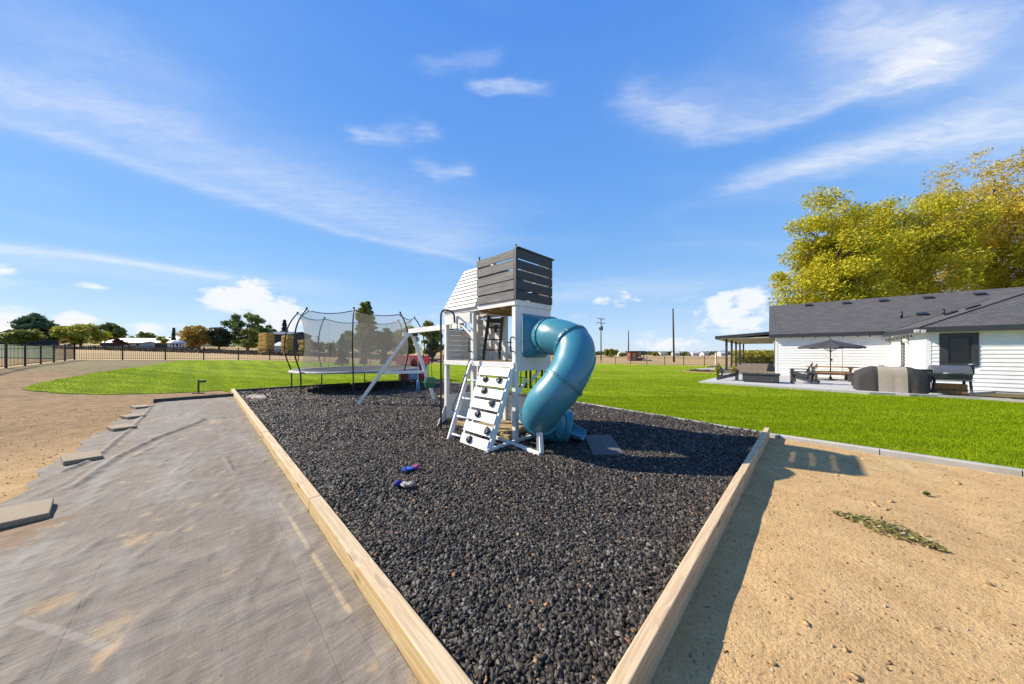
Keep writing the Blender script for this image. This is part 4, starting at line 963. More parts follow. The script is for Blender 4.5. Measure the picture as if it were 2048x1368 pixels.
# window and door openings from the photograph
w0 = HS.on(1878, 667, 1, WY); w1 = HS.on(1957, 733, 1, WY)
d0 = HS.on(1803, 681, 0, WX); d1 = HS.on(1811.5, 740, 0, WX)
mw = Hh('wall', MB().bx(0, WX, .002, .15, 0, 2.72), M['siding'])
lap(0.10, 0, WX-.02, 0, (0, -1, 0), mw)
rw = Hh('wall', MB().bx(WX+.002, WX+.15, WY+.15, 0, 0, 2.70), M['siding'])
da, db = sorted((-d0.y, -d1.y)); lap(WX, -.03, WX, WY+.10, (-1, 0, 0), rw, [(da-.03, db-.03, 0, 2.2)])
ww = Hh('wall', MB().bx(WX+.002, w0.x, WY+.002, WY+.15, 0, 2.66).bx(w1.x, 12, WY+.002, WY+.15, 0, 2.66).bx(w0.x, w1.x, WY+.002, WY+.15, 0, w1.z).bx(w0.x, w1.x, WY+.002, WY+.15, w0.z, 2.66), M['siding'])
lap(WX+.10, WY, 12, WY, (0, -1, 0), ww, [(w0.x-WX-.10, w1.x-WX-.10, w1.z, w0.z)])
for x, y in ((.05, -.02), (2.93, -.022), (WX-.012, -.02)): Hh('corner_trim', MB().bx(x-.05, x+.05, y-.014, y+.02, .1, 2.7), M['white'])
Hh('corner_trim', MB().bx(WX-.036, WX+.10, WY-.036, WY+.03, .1, 2.64), M['white'])
Hh('wall', MB().bx(.0, .15, .152, 11, 0, 2.72), M['siding']); Hh('wall', MB().bx(.152, 16, 10.85, 11, 0, 2.72).bx(15.85, 16, .2, 10.84, 0, 2.72), M['siding'])
Hh('wall', MB().prism([(.01, .153, 2.73), (.01, 10.99, 2.73), (.01, 5.5, 5.05)], (.13, 0, 0)), M['siding'])
Hh('foundation', MB().bx(.02, WX, -.008, .14, -.2, .11).bx(WX-.008, WX+.14, WY+.14, -.01, -.2, .11).bx(WX+.02, 12, WY-.008, WY+.14, -.2, .11), M['concrete'])
# window
win = Hh('window', MB().bx(w0.x, w0.x+.22, WY-.05, WY+.06, w1.z, w0.z).bx(w1.x-.16, w1.x, WY-.05, WY+.06, w1.z, w0.z).bx(w0.x+.22, w1.x-.16, WY-.05, WY+.06, w0.z-.16, w0.z).bx(w0.x+.22, w1.x-.16, WY-.05, WY+.06, w1.z, w1.z+.13), M['dark_trim'], bevel=.006)
m_, k = new_mat('window_glass'); finish(k, (.006, .008, .011), .03, spec=.5); M['glass'] = m_
Hh('pane', MB().bx(w0.x+.22, w1.x-.16, WY+.0, WY+.012, w1.z+.13, w0.z-.16), M['glass'], win)
Hh('sash', MB().bx(w0.x+.22, w0.x+.27, WY-.02, WY-.001, w1.z+.13, w0.z-.16).bx(w1.x-.21, w1.x-.16, WY-.02, WY-.001, w1.z+.13, w0.z-.16).bx(w0.x+.27, w1.x-.21, WY-.02, WY-.001, w0.z-.21, w0.z-.16).bx(w0.x+.27, w1.x-.21, WY-.02, WY-.001, w1.z+.13, w1.z+.18), M['black'], win)
dr = Hh('door', MB().bx(WX-.03, WX+.0, min(d0.y, d1.y), max(d0.y, d1.y), .12, 2.2), M['dark_trim'], bevel=.006)
Hh('pane', MB().bx(WX-.036, WX-.031, min(d0.y, d1.y)+.15, max(d0.y, d1.y)-.15, .9, 2.05), M['glass'], dr)
wl = HS.on(1812, 682, 0, WX-.1); Hh('wall_lamp', MB().lathe([(.0, -.10), (.09, -.08), (.12, .05), (.05, .12), (0, .13)], 10, wl), simple('lamp_glass', (.75, .72, .62), .4), smooth=True)
Hh('meter_box', MB().bx(4.2, 4.36, -.10, -.03, .75, 1.0), M['siding'], bevel=.01)
# roofs
PITCH = .440; EZ = 2.745; EO = -.32
def mroof(x, y): return Vector((x, y, EZ+(y-EO)*PITCH if y <= 5.5 else EZ+(5.5-EO)*PITCH-(y-5.5)*PITCH))
th = Vector((0, 0, .05))
main = Hh('roof', MB().prism([mroof(-.3, EO), mroof(16.3, EO), mroof(16.3, 5.5), mroof(-.3, 5.5)], th), M['shingle'])
Hh('roof', MB().prism([mroof(-.3, 5.5), mroof(16.3, 5.5), mroof(16.3, 11.5), mroof(-.3, 11.5)], th), M['shingle'])
hx, hy = 4.50, -5.32; hz = 2.63; hw = 4.5; P2 = .42
apex = Vector((hx+hw, hy+hw, hz+hw*P2)); yb = (apex.z-EZ)/PITCH+EO; yv = (hz-EZ)/PITCH+EO
lift = Vector((0, 0, .012))
Hh('wing_roof', MB().prism([Vector((hx, hy, hz))+lift, Vector((hx+hw*2, hy, hz))+lift, apex+lift], th), M['shingle'])
Hh('wing_roof', MB().prism([Vector((hx, hy, hz))+lift, apex+lift, Vector((apex.x, yb, apex.z))+lift, Vector((hx, yv, hz))+lift], th), M['shingle'])
Hh('wing_roof', MB().prism([Vector((hx+2*hw, hy, hz))+lift, Vector((hx+2*hw, yv, hz))+lift, Vector((apex.x, yb, apex.z))+lift, apex+lift], th), M['shingle'])
Hh('hip_cap', MB().beam(Vector((hx, hy, hz+.075)), apex+Vector((0, 0, .075)), .16, .02), M['shingle']); Hh('valley_flashing', MB().beam(Vector((hx+.02, yv, hz+.085)), Vector((apex.x, yb, apex.z+.085)), .05, .012), M['dark_trim'])
Hh('fascia', MB().bx(-.32, hx-.02, EO-.025, EO-.002, EZ-.17, EZ+.06), M['dark_trim']); Hh('fascia', MB().bx(hx-.02, hx+2*hw, hy-.025, hy-.002, hz-.15, hz+.068), M['dark_trim'])
Hh('fascia', MB().bx(hx-.045, hx-.022, hy-.02, EO-.03, hz-.15, hz+.068), M['dark_trim'])
Hh('fascia', MB().prism([mroof(-.302, EO)+Vector((0, 0, -.14)), mroof(-.302, 5.5)+Vector((0, 0, -.14)), mroof(-.302, 5.5)+th, mroof(-.302, EO)+th], (-.025, 0, 0)), M['dark_trim'])
Hh('soffit', MB().bx(-.29, hx, EO, .0, EZ-.10, EZ-.085).bx(hx, WX, -4.9, EO-.01, hz-.08, hz-.065).bx(hx, 12, hy, WY, hz-.082, hz-.067), M['siding'])
def roof_pt(px, py, kind='main'):
    e = HS.I @ Vector((0, 0, H)); d_ = HS.I.to_3x3() @ Vector(((px-CX)/F, 1, (HY-py)/F))
    p0, n_ = (Vector((0, EO, EZ+.05)), Vector((0, -PITCH, 1))) if kind == 'main' else (Vector((hx, hy, hz+.06)), Vector((-P2, 0, 1)))
    return e+d_*((p0-e).dot(n_)/d_.dot(n_))
for px, py, kd in [(1617, 611.5, 'main'), (1693, 607.5, 'main'), (1767, 602.5, 'main'), (1857, 596.5, 'main'), (1960, 589.5, 'main'), (1844, 629.5, 'main'), (1902, 628, 'left'), (1946, 616, 'left')]:
    p = roof_pt(px, py, kd); sl_ = Matrix.Rotation(math.atan(PITCH), 3, 'X') if kd == 'main' else Matrix.Rotation(-math.atan(P2), 3, 'Y')
    Hh('roof_vent', MB().box(p+Vector((0, 0, .05)), (.38, .34, .10) if kd == 'main' else (.34, .40, .09), sl_), M['black'], main, .02)
for px, py in [(1803, 636), (1887, 632)]:
    p = roof_pt(px, py); Hh('vent_pipe', MB().tube([p-Vector((0, 0, .05)), p+Vector((0, 0, .38))], .05, 10), M['black'], main, smooth=True)
fl_ = HS.on(1839, 661, 1, hy-.06); Hh('flood_light', MB().box(fl_+Vector((-.08, -.04, -.02)), (.13, .12, .13)).box(fl_+Vector((.09, -.04, -.04)), (.13, .12, .13)).box(fl_, (.30, .05, .05)), simple('lamp_white', (.55, .55, .55), .4), bevel=.01)
# string lights
sls = thing('string_lights', 'string of small bulbs looped under the dark eaves of the white house', 'lights', HS.w(2, -.3, 2.5), HS.ang); so_ = Vector((2, -.3, 2.5))
row = [HS.on(1400+x*.166, 640+y*.166, 1, -.20) for x, y in [(947, 205), (1090, 207), (1240, 203), (1395, 201), (1558, 198), (1725, 193), (1903, 190)]]+[HS.on(1740, 671.5, 1, -.2)]
row2 = [HS.on(1700+x*.17, 640+y*.17, 0, WX-.25) for x, y in [(367, 243), (398, 240), (427, 236), (457, 232), (488, 227), (518, 222), (558, 215), (598, 208), (636, 198), (680, 190), (718, 188)]]
for rw_ in (row, row2):
    cd_ = MB()
    for a, b in zip(rw_[:-1], rw_[1:]): cd_.tube(arc(a-so_+Vector((0, 0, .06)), b-so_+Vector((0, 0, .06)), .03, 4), .006, 5)
    obj('cord', cd_, M['black'], sls)
    for p in rw_: obj('bulb', MB().lathe([(0, -.07), (.03, -.05), (.035, -.02), (.02, .02), (.014, .05), (0, .055)], 8, p-so_), M['char'], sls, smooth=True)
# covered porch beyond the end wall
PZ = .24
Hh('porch_floor', MB().bx(-3.3, -.01, .5, 21.5, -.2, PZ), simple('porch_boards', (.20, .165, .135), .8, .2, 3, .3, stretch=(8, 1, 1)))
por = Hh('porch_roof', MB().prism([(-3.35, .75, 2.70), (-.01, .75, 2.93), (-.01, .75, 3.03), (-3.35, .75, 2.80)], (0, 21, 0)), M['dark_trim'])
Hh('porch_fascia', MB().prism([(-3.42, .72, 2.62), (-.28, .72, 2.86), (-.28, .72, 3.05), (-3.42, .72, 2.84)], (0, .028, 0)), M['dark_trim'], por)
Hh('porch_fascia', MB().bx(-3.42, -3.36, .76, 21.8, 2.62, 2.84), M['dark_trim'], por)
Hh('porch_ceiling', MB().prism([(-3.34, .78, 2.66), (-.02, .78, 2.66), (-.02, .78, 2.69), (-3.34, .78, 2.69)], (0, 20.9, 0)), simple('ceiling_board', (.66, .60, .50), .7, .08, 3, .1), por)
for i, y in enumerate((1.6, 5.6, 9.8, 14.6, 20.2)): Hh('porch_post', MB().bx(-2.86, -2.72, y-.07, y+.07, PZ, 2.68), M['dark_trim'], bevel=.008)
for i in range(4):
    for x in (-1.0, -2.2): Hh('ceiling_light', MB().lathe([(.0, 0), (.09, 0), (.10, .012)], 12, (x, 2.2+i*3.5, 2.645)), M['white'], por, smooth=True)

# ------------------------------------------------------------------ patio and what stands on it
pp_ = [pz(1398, 763, .07), pz(1440, 752, .07), pz(1475, 748, .07)]
patio = [pz(1400, 762.5, .1), pz(1445, 751.5, .1), HS.w(-3.2, .4, .1), HS.w(0, .2, .1), HS.w(WX+.02, .2, .1), HS.w(WX+.02, WY+.1, .1), HS.w(WX+1.6, WY-.0, .1), pz(1872, 789, .1), pz(1820, 788.5, .1), pz(1740, 784, .1), pz(1600, 775, .1), pz(1500, 768.5, .1)]
tag(obj('patio', MB().prism([(p.x, p.y, -.05) for p in patio], (0, 0, .15)), simple('patio_concrete', (.54, .53, .51), .85, .08, 1.2, .2)), kind='structure')
def edge_strip(name, pts, wd, z0, z1, mt, label, cat):
    t = thing(name, label, cat, pts[0])
    for a, b in zip(pts[:-1], pts[1:]):
        a = Vector((a[0], a[1], (z0+z1)/2)); b = Vector((b[0], b[1], (z0+z1)/2)); obj('edging_segment', MB().beam(a-t.location, b-t.location, wd, z1-z0), mt, t)
edge_strip('patio_edging', [pz(1398, 762.8, .09), pz(1500, 769.2, .09), pz(1600, 776, .09), pz(1740, 785, .09), pz(1872, 790.5, .09), pz(1960, 796.5, .07), pz(2060, 803, .07)], .11, -.04, .108, M['concrete'], 'pale concrete edging between lawn and house patio', 'edging')
path_poly = [pg(1372, 741.5), pg(1420, 739.5), pg(1448, 741), pg(1460, 737), pg(1432, 735.5), pg(1400, 737.5)]
tag(obj('path', MB().prism([p+Vector((0, 0, .0)) for p in path_poly], (0, 0, .045)), M['concrete']), kind='structure')
bedp = [pg(1352, 743), pg(1436, 747.5), pg(1446, 742.5), pg(1420, 740), pg(1375, 742)]
tag(obj('planting_bed', MB().prism(bedp, (0, 0, .03)), M['soil']), kind='structure')
strip = [HS.w(WX+.3, WY-.05, 0), HS.w(12, WY-.05, 0), HS.w(12, WY-1.0, 0), pz(1945, 795, 0), pz(1880, 790, 0)]
tag(obj('foundation_bed', MB().prism([(p.x, p.y, -.04) for p in strip], (0, 0, .075)), simple('bark_soil', (.14, .085, .05), .95, .3, 14, .8)), kind='structure')
HA = HS.ang; hdx = Vector((math.cos(HA), math.sin(HA), 0))
# adirondack chairs
GC = simple('grey_poly_lumber', (.055, .058, .064), .55, .2, 6, .15, stretch=(1, 1, 6))
def adirondack():
    r_ = thing('adirondack_chair', '', 'chair'); r_['group'] = 'adirondack chairs on the patio'
    for s_ in (-1, 1):
        obj('front_leg', MB().bx(.36, .47, s_*.30-.02, s_*.30+.02, 0, .54), GC, r_, .006)
        obj('side_rail', MB().beam((.47, s_*.265, .36), (-.50, s_*.265, .06), .03, .14), GC, r_, .006)
        obj('arm', MB().bx(-.30, .50, s_*.34-.07, s_*.34+.07, .545, .572), GC, r_, .008)
        obj('arm_bracket', MB().prism([(.36, s_*.335, .54), (.47, s_*.335, .54), (.41, s_*.335, .36)], (0, .02, 0)), GC, r_)
    for i in range(6): t = i/5; obj('seat_slat', MB().box((.44-.50*t, 0, .385-.155*t), (.085, .56, .022), Matrix.Rotation(R(17), 3, 'Y')), GC, r_, .004)
    for i in range(5):
        y = (i-2)*.112; h_ = .98-.05*abs(i-2)**1.4; obj('back_slat', MB().beam((-.06, y*.92, .24), (-.44, y*1.12, h_), .10, .02, (1, 0, .4)), GC, r_, .004)
    obj('back_brace', MB().bx(-.31, -.27, -.34, .34, .49, .545), GC, r_, .004); obj('rear_leg', MB().beam((-.27, -.30, .52), (-.22, -.30, .12), .03, .09).beam((-.27, .30, .52), (-.22, .30, .12), .03, .09), GC, r_); return r_
c0 = adirondack()
for i, (px, D, ang, lab) in enumerate([(1455, 16.6, HA+R(8), 'dark grey adirondack chair facing the fire pit with its back to the porch posts'), (1609, 14.9, HA+R(168), 'dark grey adirondack chair between fire pit and grill cover, facing the fire pit'),
                                       (1604, 17.4, HA+R(172), 'dark grey adirondack chair directly behind the one facing the fire pit, at the table end'), (1736, 13.6, HA+R(165), 'dark grey adirondack chair half hidden behind the covered grill')]):
    c = c0 if i == 0 else copy_tree(c0); x = (px-CX)/F*D; c.location = (x, D, .1); c.rotation_euler = (0, 0, ang); c['label'] = lab
# fire pit
p = Vector(((1521-CX)/F*15.5, 15.5, .1)); fp = thing('fire_pit', 'low dark rectangular fire pit box on the pale patio', 'fire pit', p, HA)
FPm = simple('dark_stone', (.045, .046, .05), .7, .25, 5, .4)
obj('body', MB().bx(-.72, .72, -.45, .45, .04, .40), FPm, fp, .01); obj('plinth', MB().bx(-.66, .66, -.39, .39, 0, .039), M['black'], fp)
obj('top_rim', MB().bx(-.76, .76, -.49, -.25, .402, .45).bx(-.76, .76, .25, .49, .402, .45).bx(-.76, -.50, -.25, .25, .402, .45).bx(.50, .76, -.25, .25, .402, .45), FPm, fp, .008)
obj('lava_rock', arr_mesh('lava_rock', *chunks(160, np.stack([rng.uniform(-.47, .47, 160), rng.uniform(-.22, .22, 160), rng.uniform(.405, .43, 160)], 1), .05, .8)), simple('lava', (.16, .12, .09), .9), fp)['kind'] = 'stuff'
obj('gas_knob', MB().tube([(.45, -.46, .14), (.45, -.485, .14)], .03, 12), M['steel'], fp)
# table, bench, umbrella
tcn = Vector(((1661-CX)/F*16.6, 16.6, .1)); tb = thing('picnic_table', 'long orange-brown wooden dining table below the dark umbrella', 'table', tcn, HA)
for i in range(5): obj('top_plank', MB().bx(-.98, 1.0, -.42+i*.17, -.42+i*.17+.163, .71, .75), M['table_wood'], tb, .005)
for x in (-.70, .74):
    obj('leg', MB().beam((x, -.34, 0), (x, .10, .70), .09, .07).beam((x, .34, 0), (x, -.10, .705), .088, .068), M['table_wood'], tb); obj('apron', MB().bx(x-.04, x+.04, -.36, .36, .63, .708), M['table_wood'], tb)
obj('stretcher', MB().bx(-.66, .70, -.04, .04, .30, .38), M['table_wood'], tb)
bn = thing('bench', 'wooden bench with dark legs drawn up along the near side of the table', 'bench', HS.w(*(HS.l(tcn)+Vector((0, -.72, 0)))), HA)
obj('seat', MB().bx(-.80, .80, -.16, -.005, .42, .46).bx(-.80, .80, .005, .16, .42, .46), M['table_wood'], bn, .005)
for x in (-.62, .62): obj('leg', MB().bx(x-.05, x+.05, -.14, .14, 0, .419), GC, bn, .005)
bn2 = copy_tree(bn); bn2.location = HS.w(*(HS.l(tcn)+Vector((.05, .72, 0)))); bn2['label'] = 'wooden bench with dark legs between the table and the white siding'
um = thing('patio_umbrella', 'open charcoal patio umbrella over the wooden table', 'umbrella', tcn)
UM = simple('umbrella_cloth', (.055, .053, .055), .8, .15, 4, .2); cz, rz_, UR = 2.24, 1.84, 1.34
obj('pole', MB().tube([(0, 0, .0), (0, 0, 2.28)], .024, 10), M['black'], um, smooth=True); obj('finial', MB().lathe([(0.03, 2.22), (.03, 2.27), (0, 2.32)], 8), M['black'], um)
obj('base', MB().lathe([(0, 0), (.24, 0), (.24, .05), (.06, .09), (.04, .22), (0, .22)], 20), M['black'], um, smooth=True); obj('crank', MB().box((.03, -.03, 1.12), (.06, .06, .12)), M['black'], um, .01)
for i in range(8):
    a0, a1 = R(45*i+11), R(45*i+56); mb = MB(); nn = 6; va = []
    for j in range(nn+1):
        t = j/nn; z = cz-(cz-rz_)*t**.92; 
        for s_ in range(5):
            u = s_/4; p0_ = Vector((math.cos(a0), math.sin(a0), 0)); p1_ = Vector((math.cos(a1), math.sin(a1), 0)); q = p0_.lerp(p1_, u)*UR*t
            mb.v.append((q.x, q.y, z-.05*t*math.sin(math.pi*u)))
    for j in range(nn):
        for s_ in range(4): mb.f.append((j*5+s_, j*5+s_+1, (j+1)*5+s_+1, (j+1)*5+s_))
    for s_ in range(4):
        b0 = nn*5+s_; v0, v1 = mb.v[b0], mb.v[b0+1]; n0 = len(mb.v); mb.v += [(v0[0], v0[1], v0[2]-.07), (v1[0], v1[1], v1[2]-.07)]; mb.f.append((b0, b0+1, n0+1, n0))
    obj('canopy_panel', mb, UM, um, smooth=True)
    obj('rib', MB().tube([(0, 0, cz-.05), (math.cos(a0)*UR*.97, math.sin(a0)*UR*.97, rz_-.02)], .012, 6), M['black'], um); obj('strut', MB().tube([(0, 0, 1.55), (math.cos(a0)*UR*.5, math.sin(a0)*UR*.5, (cz+rz_)/2-.03)], .009, 6), M['black'], um)
# covered grill
cg = Vector(((1778-CX)/F*11.9, 11.9, .1)); gcv = thing('grill_cover', 'bulky fabric grill cover with dark ends and a beige centre panel', 'grill cover', cg, HA)
CVd = simple('cover_dark', (.045, .043, .042), .85, .3, 5, .5, bdist=.02); CVl = simple('cover_beige', (.37, .32, .26), .9, .12, 7, .4, bdist=.02)
def cover_part(name, x0, x1, mt, nx):
    mb = MB(); ny = 15
    for i in range(nx+1):
        x = x0+(x1-x0)*i/nx; e = max(0, abs(x)-.42)/.48; hh = .98-.24*e**1.6; wd = .46-.10*e**2.2; bulge = .0
        for j in range(ny):
            t = j/(ny-1); s_ = t*2-1; an = s_*math.pi*.5
            yy = wd*(abs(math.sin(an))**.55)*(1 if s_ > 0 else -1); zz = hh*(abs(math.cos(an))**.28 if abs(s_) < 1 else 0)
            fold = .02*math.sin(x*17+j*1.3)+.015*math.sin(x*31-j*2.1)
            mb.v.append((x+fold*.4*e, yy*(1+.10*(1-zz))+fold*(1-zz/hh), zz+fold*.3*(zz > .2)))
    for i in range(nx):
        for j in range(ny-1): mb.f.append((i*ny+j, i*ny+j+1, (i+1)*ny+j+1, (i+1)*ny+j))
    if abs(x0) > .8: mb.f.append(tuple(range(ny)))
    if abs(x1) > .8: mb.f.append(tuple(nx*ny+j for j in range(ny)))
    return obj(name, mb, mt, gcv, smooth=True)
cover_part('end_panel', -.90, -.36, CVd, 10); cover_part('centre_panel', -.36, .36, CVl, 8); cover_part('end_panel', .36, .90, CVd, 10)
# pellet smoker
cs = Vector(((1898-CX)/F*11.05, 11.05, .08)); smk = thing('smoker_grill', 'grey barrel pellet smoker on legs with side hopper and capped chimney', 'grill', cs, HA)
brl = MB(); ang = [R(a) for a in range(0, 181, 15)]
pro = [(.30*math.cos(a), .78+.30*math.sin(a)) for a in ang]; low = [(.30, .775), (-.30, .775), (-.28, .62), (-.12, .52), (.12, .52), (.28, .62)]
obj('firebox', MB().prism([(-.42, y, z) for y, z in low], (.84, 0, 0)), M['dark_trim'], smk, .006)
obj('barrel', MB().prism([(-.42, y, z) for y, z in pro], (.84, 0, 0)), simple('smoker_paint', (.17, .175, .19), .35, .12, 4, .05, metal=.4), smk, .008)
obj('lid_handle', MB().tube([(-.22, -.35, .80), (.22, -.35, .80)], .016, 8), M['steel'], smk, smooth=True); obj('front_shelf', MB().bx(-.40, .40, -.46, -.29, .56, .585), M['steel'], smk, .004)
hp_ = obj('hopper', MB().bx(-.80, -.43, -.25, .25, .44, .88), M['dark_trim'], smk, .01); obj('hopper_lid', MB().bx(-.81, -.425, -.27, .27, .882, .91), M['black'], hp_, .004)
ch_ = obj('chimney', MB().tube([(.50, .05, .78), (.50, .05, 1.10)], .05, 12).tube([(.40, .05, .78), (.52, .05, .78)], .05, 10), M['black'], smk); obj('chimney_cap', MB().lathe([(.0, 1.17), (.09, 1.14), (.10, 1.12), (0, 1.12)], 14, (.50, .05, 0)), M['steel'], ch_)
for x in (-.38, .38):
    for y in (-.24, .24): obj('leg', MB().beam((x*1.08, y*1.1, 0), (x, y, .56), .05, .05), M['dark_trim'], smk)
obj('cross_rail', MB().bx(-.40, .40, -.03, .03, .16, .20), M['dark_trim'], smk); obj('wheel', MB().tube([(-.42, -.30, .09), (-.42, -.24, .09)], .09, 16), M['rubber'], smk)
cr_ = thing('wood_crate', 'brown plank box standing under the smoker', 'box', HS.w(*(HS.l(cs)+Vector((.06, .25, -.02)))), HA)
for i in range(5): obj('slat', MB().bx(-.34+i*.136, -.34+i*.136+.13, -.25, -.23, .02, .42), M['table_wood'], cr_, .003)
obj('body', MB().bx(-.34, .34, -.229, .22, .0, .41), M['table_wood'], cr_)
jg = HS.w(*(HS.l(cs)+Vector((-.62, -.10, 0)))); tag(obj('pellet_bag', MB().bx(-.13, .13, -.09, .09, 0, .42), simple('bag', (.50, .40, .27), .7, .15, 8, .3), None, .04), 'upright tan bag between the covered grill and the smoker', 'bag').location = jg
tag(obj('brick_pad', MB().bx(-.75, .75, -.35, .35, 0, .06), simple('brick_pad', (.36, .24, .19), .9, .2, 10, .4), None, .01), 'low pinkish brick pad at the foot of the smoker', 'pad').location = HS.w(*(HS.l(cs)+Vector((.45, -.28, -.07)))); bpy.data.objects['brick_pad'].rotation_euler = (0, 0, HA)
for px, py, lab in [(1848, 788, 'flat grey stone next to the covered grill'), (1871, 790, 'flat grey stone next to the smoker wheel')]:
    p = pz(px, py, .08); mb = MB().lathe([(0, 0), (.20, .0), (.22, .03), (.17, .055), (0, .06)], 9)
    for i, v_ in enumerate(mb.v): mb.v[i] = (v_[0]*random.uniform(.85, 1.15), v_[1]*.6*random.uniform(.85, 1.15), v_[2])
    tag(obj('flat_stone', mb, M['concrete']), lab, 'stone').location = (p.x, p.y, .09)

# ------------------------------------------------------------------ yard fence
def fence(name, label, A, B, n, npk=21):
    t = thing(name, label, 'fence', (A.x, A.y, gzf(A.x, A.y))); o_ = t.location.copy(); pts = []
    for i in range(n+1):
        q = A.lerp(B, i/n); pts.append(Vector((q.x, q.y, gzf(q.x, q.y))))
    for p in pts:
        po = obj('post', MB().box(p-o_+Vector((0, 0, .60)), (.065, .065, 1.24)), M['black'], t); obj('post_cap', MB().box(p-o_+Vector((0, 0, 1.235)), (.08, .08, .03)), M['black'], po)
    for a, b in zip(pts[:-1], pts[1:]):
        for zz in (.12, 1.00, 1.17): obj('rail', MB().beam(a-o_+Vector((0, 0, zz)), b-o_+Vector((0, 0, zz)), .028, .032), M['black'], t)
        mb = MB()
        for j in range(1, npk):
            q = a.lerp(b, j/npk)-o_; mb.box(q+Vector((0, 0, .625)), (.015, .015, 1.10))
        tag(obj('pickets', mb, M['black'], t), kind='stuff')
v3 = lambda p: Vector((p.x, p.y, 0))
fence('metal_fence', 'black metal picket fence running beside the bare soil to the field corner', FN, FC1, 8, 14)
fence('metal_fence', 'black metal picket fence between the lawn and the stubble field with haystacks', FC1, FC2, 22)
fence('metal_fence', 'black metal picket fence between the lawn and the utility poles in the field', FC2, FE, 25)

# ------------------------------------------------------------------ trees and shrubs
M['bark'] = simple('bark', (.10, .075, .055), .9, .3, 6, .8, stretch=(6, 6, 1), bdist=.03)
LM = {
 'gold': leaf_mat('gold_leaves', [(0.246, 0.269, 0.013), (0.515, 0.482, 0.020), (0.829, 0.694, 0.034), (0.900, 0.806, 0.067), (0.403, 0.414, 0.022), (0.694, 0.605, 0.028)], .55, .4),
 'amber': leaf_mat('amber_leaves', [(0.330, 0.286, 0.017), (0.682, 0.506, 0.033), (0.836, 0.616, 0.066), (0.484, 0.396, 0.022)], .55, .4),
 'green': leaf_mat('green_leaves', [(0.110, 0.173, 0.046), (0.204, 0.281, 0.070), (0.312, 0.390, 0.094), (0.156, 0.219, 0.070)], .55, .3),
 'olive': leaf_mat('olive_leaves', [(0.152, 0.179, 0.041), (0.318, 0.331, 0.062), (0.442, 0.414, 0.083), (0.221, 0.235, 0.048)], .55, .3),
 'dark': leaf_mat('dark_leaves', [(0.046, 0.072, 0.036), (0.085, 0.117, 0.052), (0.130, 0.163, 0.072)], .6, .2),
 'pine': leaf_mat('pine_needles', [(0.086, 0.140, 0.070), (0.140, 0.219, 0.094), (0.250, 0.312, 0.133)], .6, .2),
 'yellowgreen': leaf_mat('yellowgreen_leaves', [(0.250, 0.288, 0.031), (0.450, 0.450, 0.050), (0.625, 0.550, 0.075), (0.312, 0.300, 0.050)], .55, .35),
 'rust': leaf_mat('rust_leaves', [(0.317, 0.211, 0.047), (0.607, 0.330, 0.060), (0.686, 0.436, 0.079), (0.356, 0.330, 0.053)], .55, .35),
 'maroon': leaf_mat('maroon_leaves', [(.10, .04, .035), (.20, .065, .05), (.14, .08, .05)], .6, .2),
 'spruce': leaf_mat('spruce_needles', [(.05, .075, .065), (.08, .115, .095), (.12, .16, .13)], .6, .15),
}
def crown_pts(n, K, rx, ry, rz, clump, bias=.5, cone=False):
    c = rng.normal(0, 1, (K, 3)); c /= np.linalg.norm(c, axis=1)[:, None]; c *= rng.random((K, 1))**bias
    c[:, 2] = np.where(c[:, 2] < -.75, c[:, 2]*.8, c[:, 2])
    if cone: c[:, :2] *= (1.12-.98*(c[:, 2:3]+1)/2)
    cl = c*[rx, ry, rz]; cs = clump*rng.uniform(.6, 1.35, K)
    w_ = cs**2/np.sum(cs**2); idx = rng.choice(K, n, p=w_)
    g = rng.normal(0, 1, (n, 3)); g /= np.linalg.norm(g, axis=1)[:, None]; g *= (rng.random((n, 1))**.5)
    return cl[idx]+g*cs[idx][:, None]*[1, 1, .72], cl
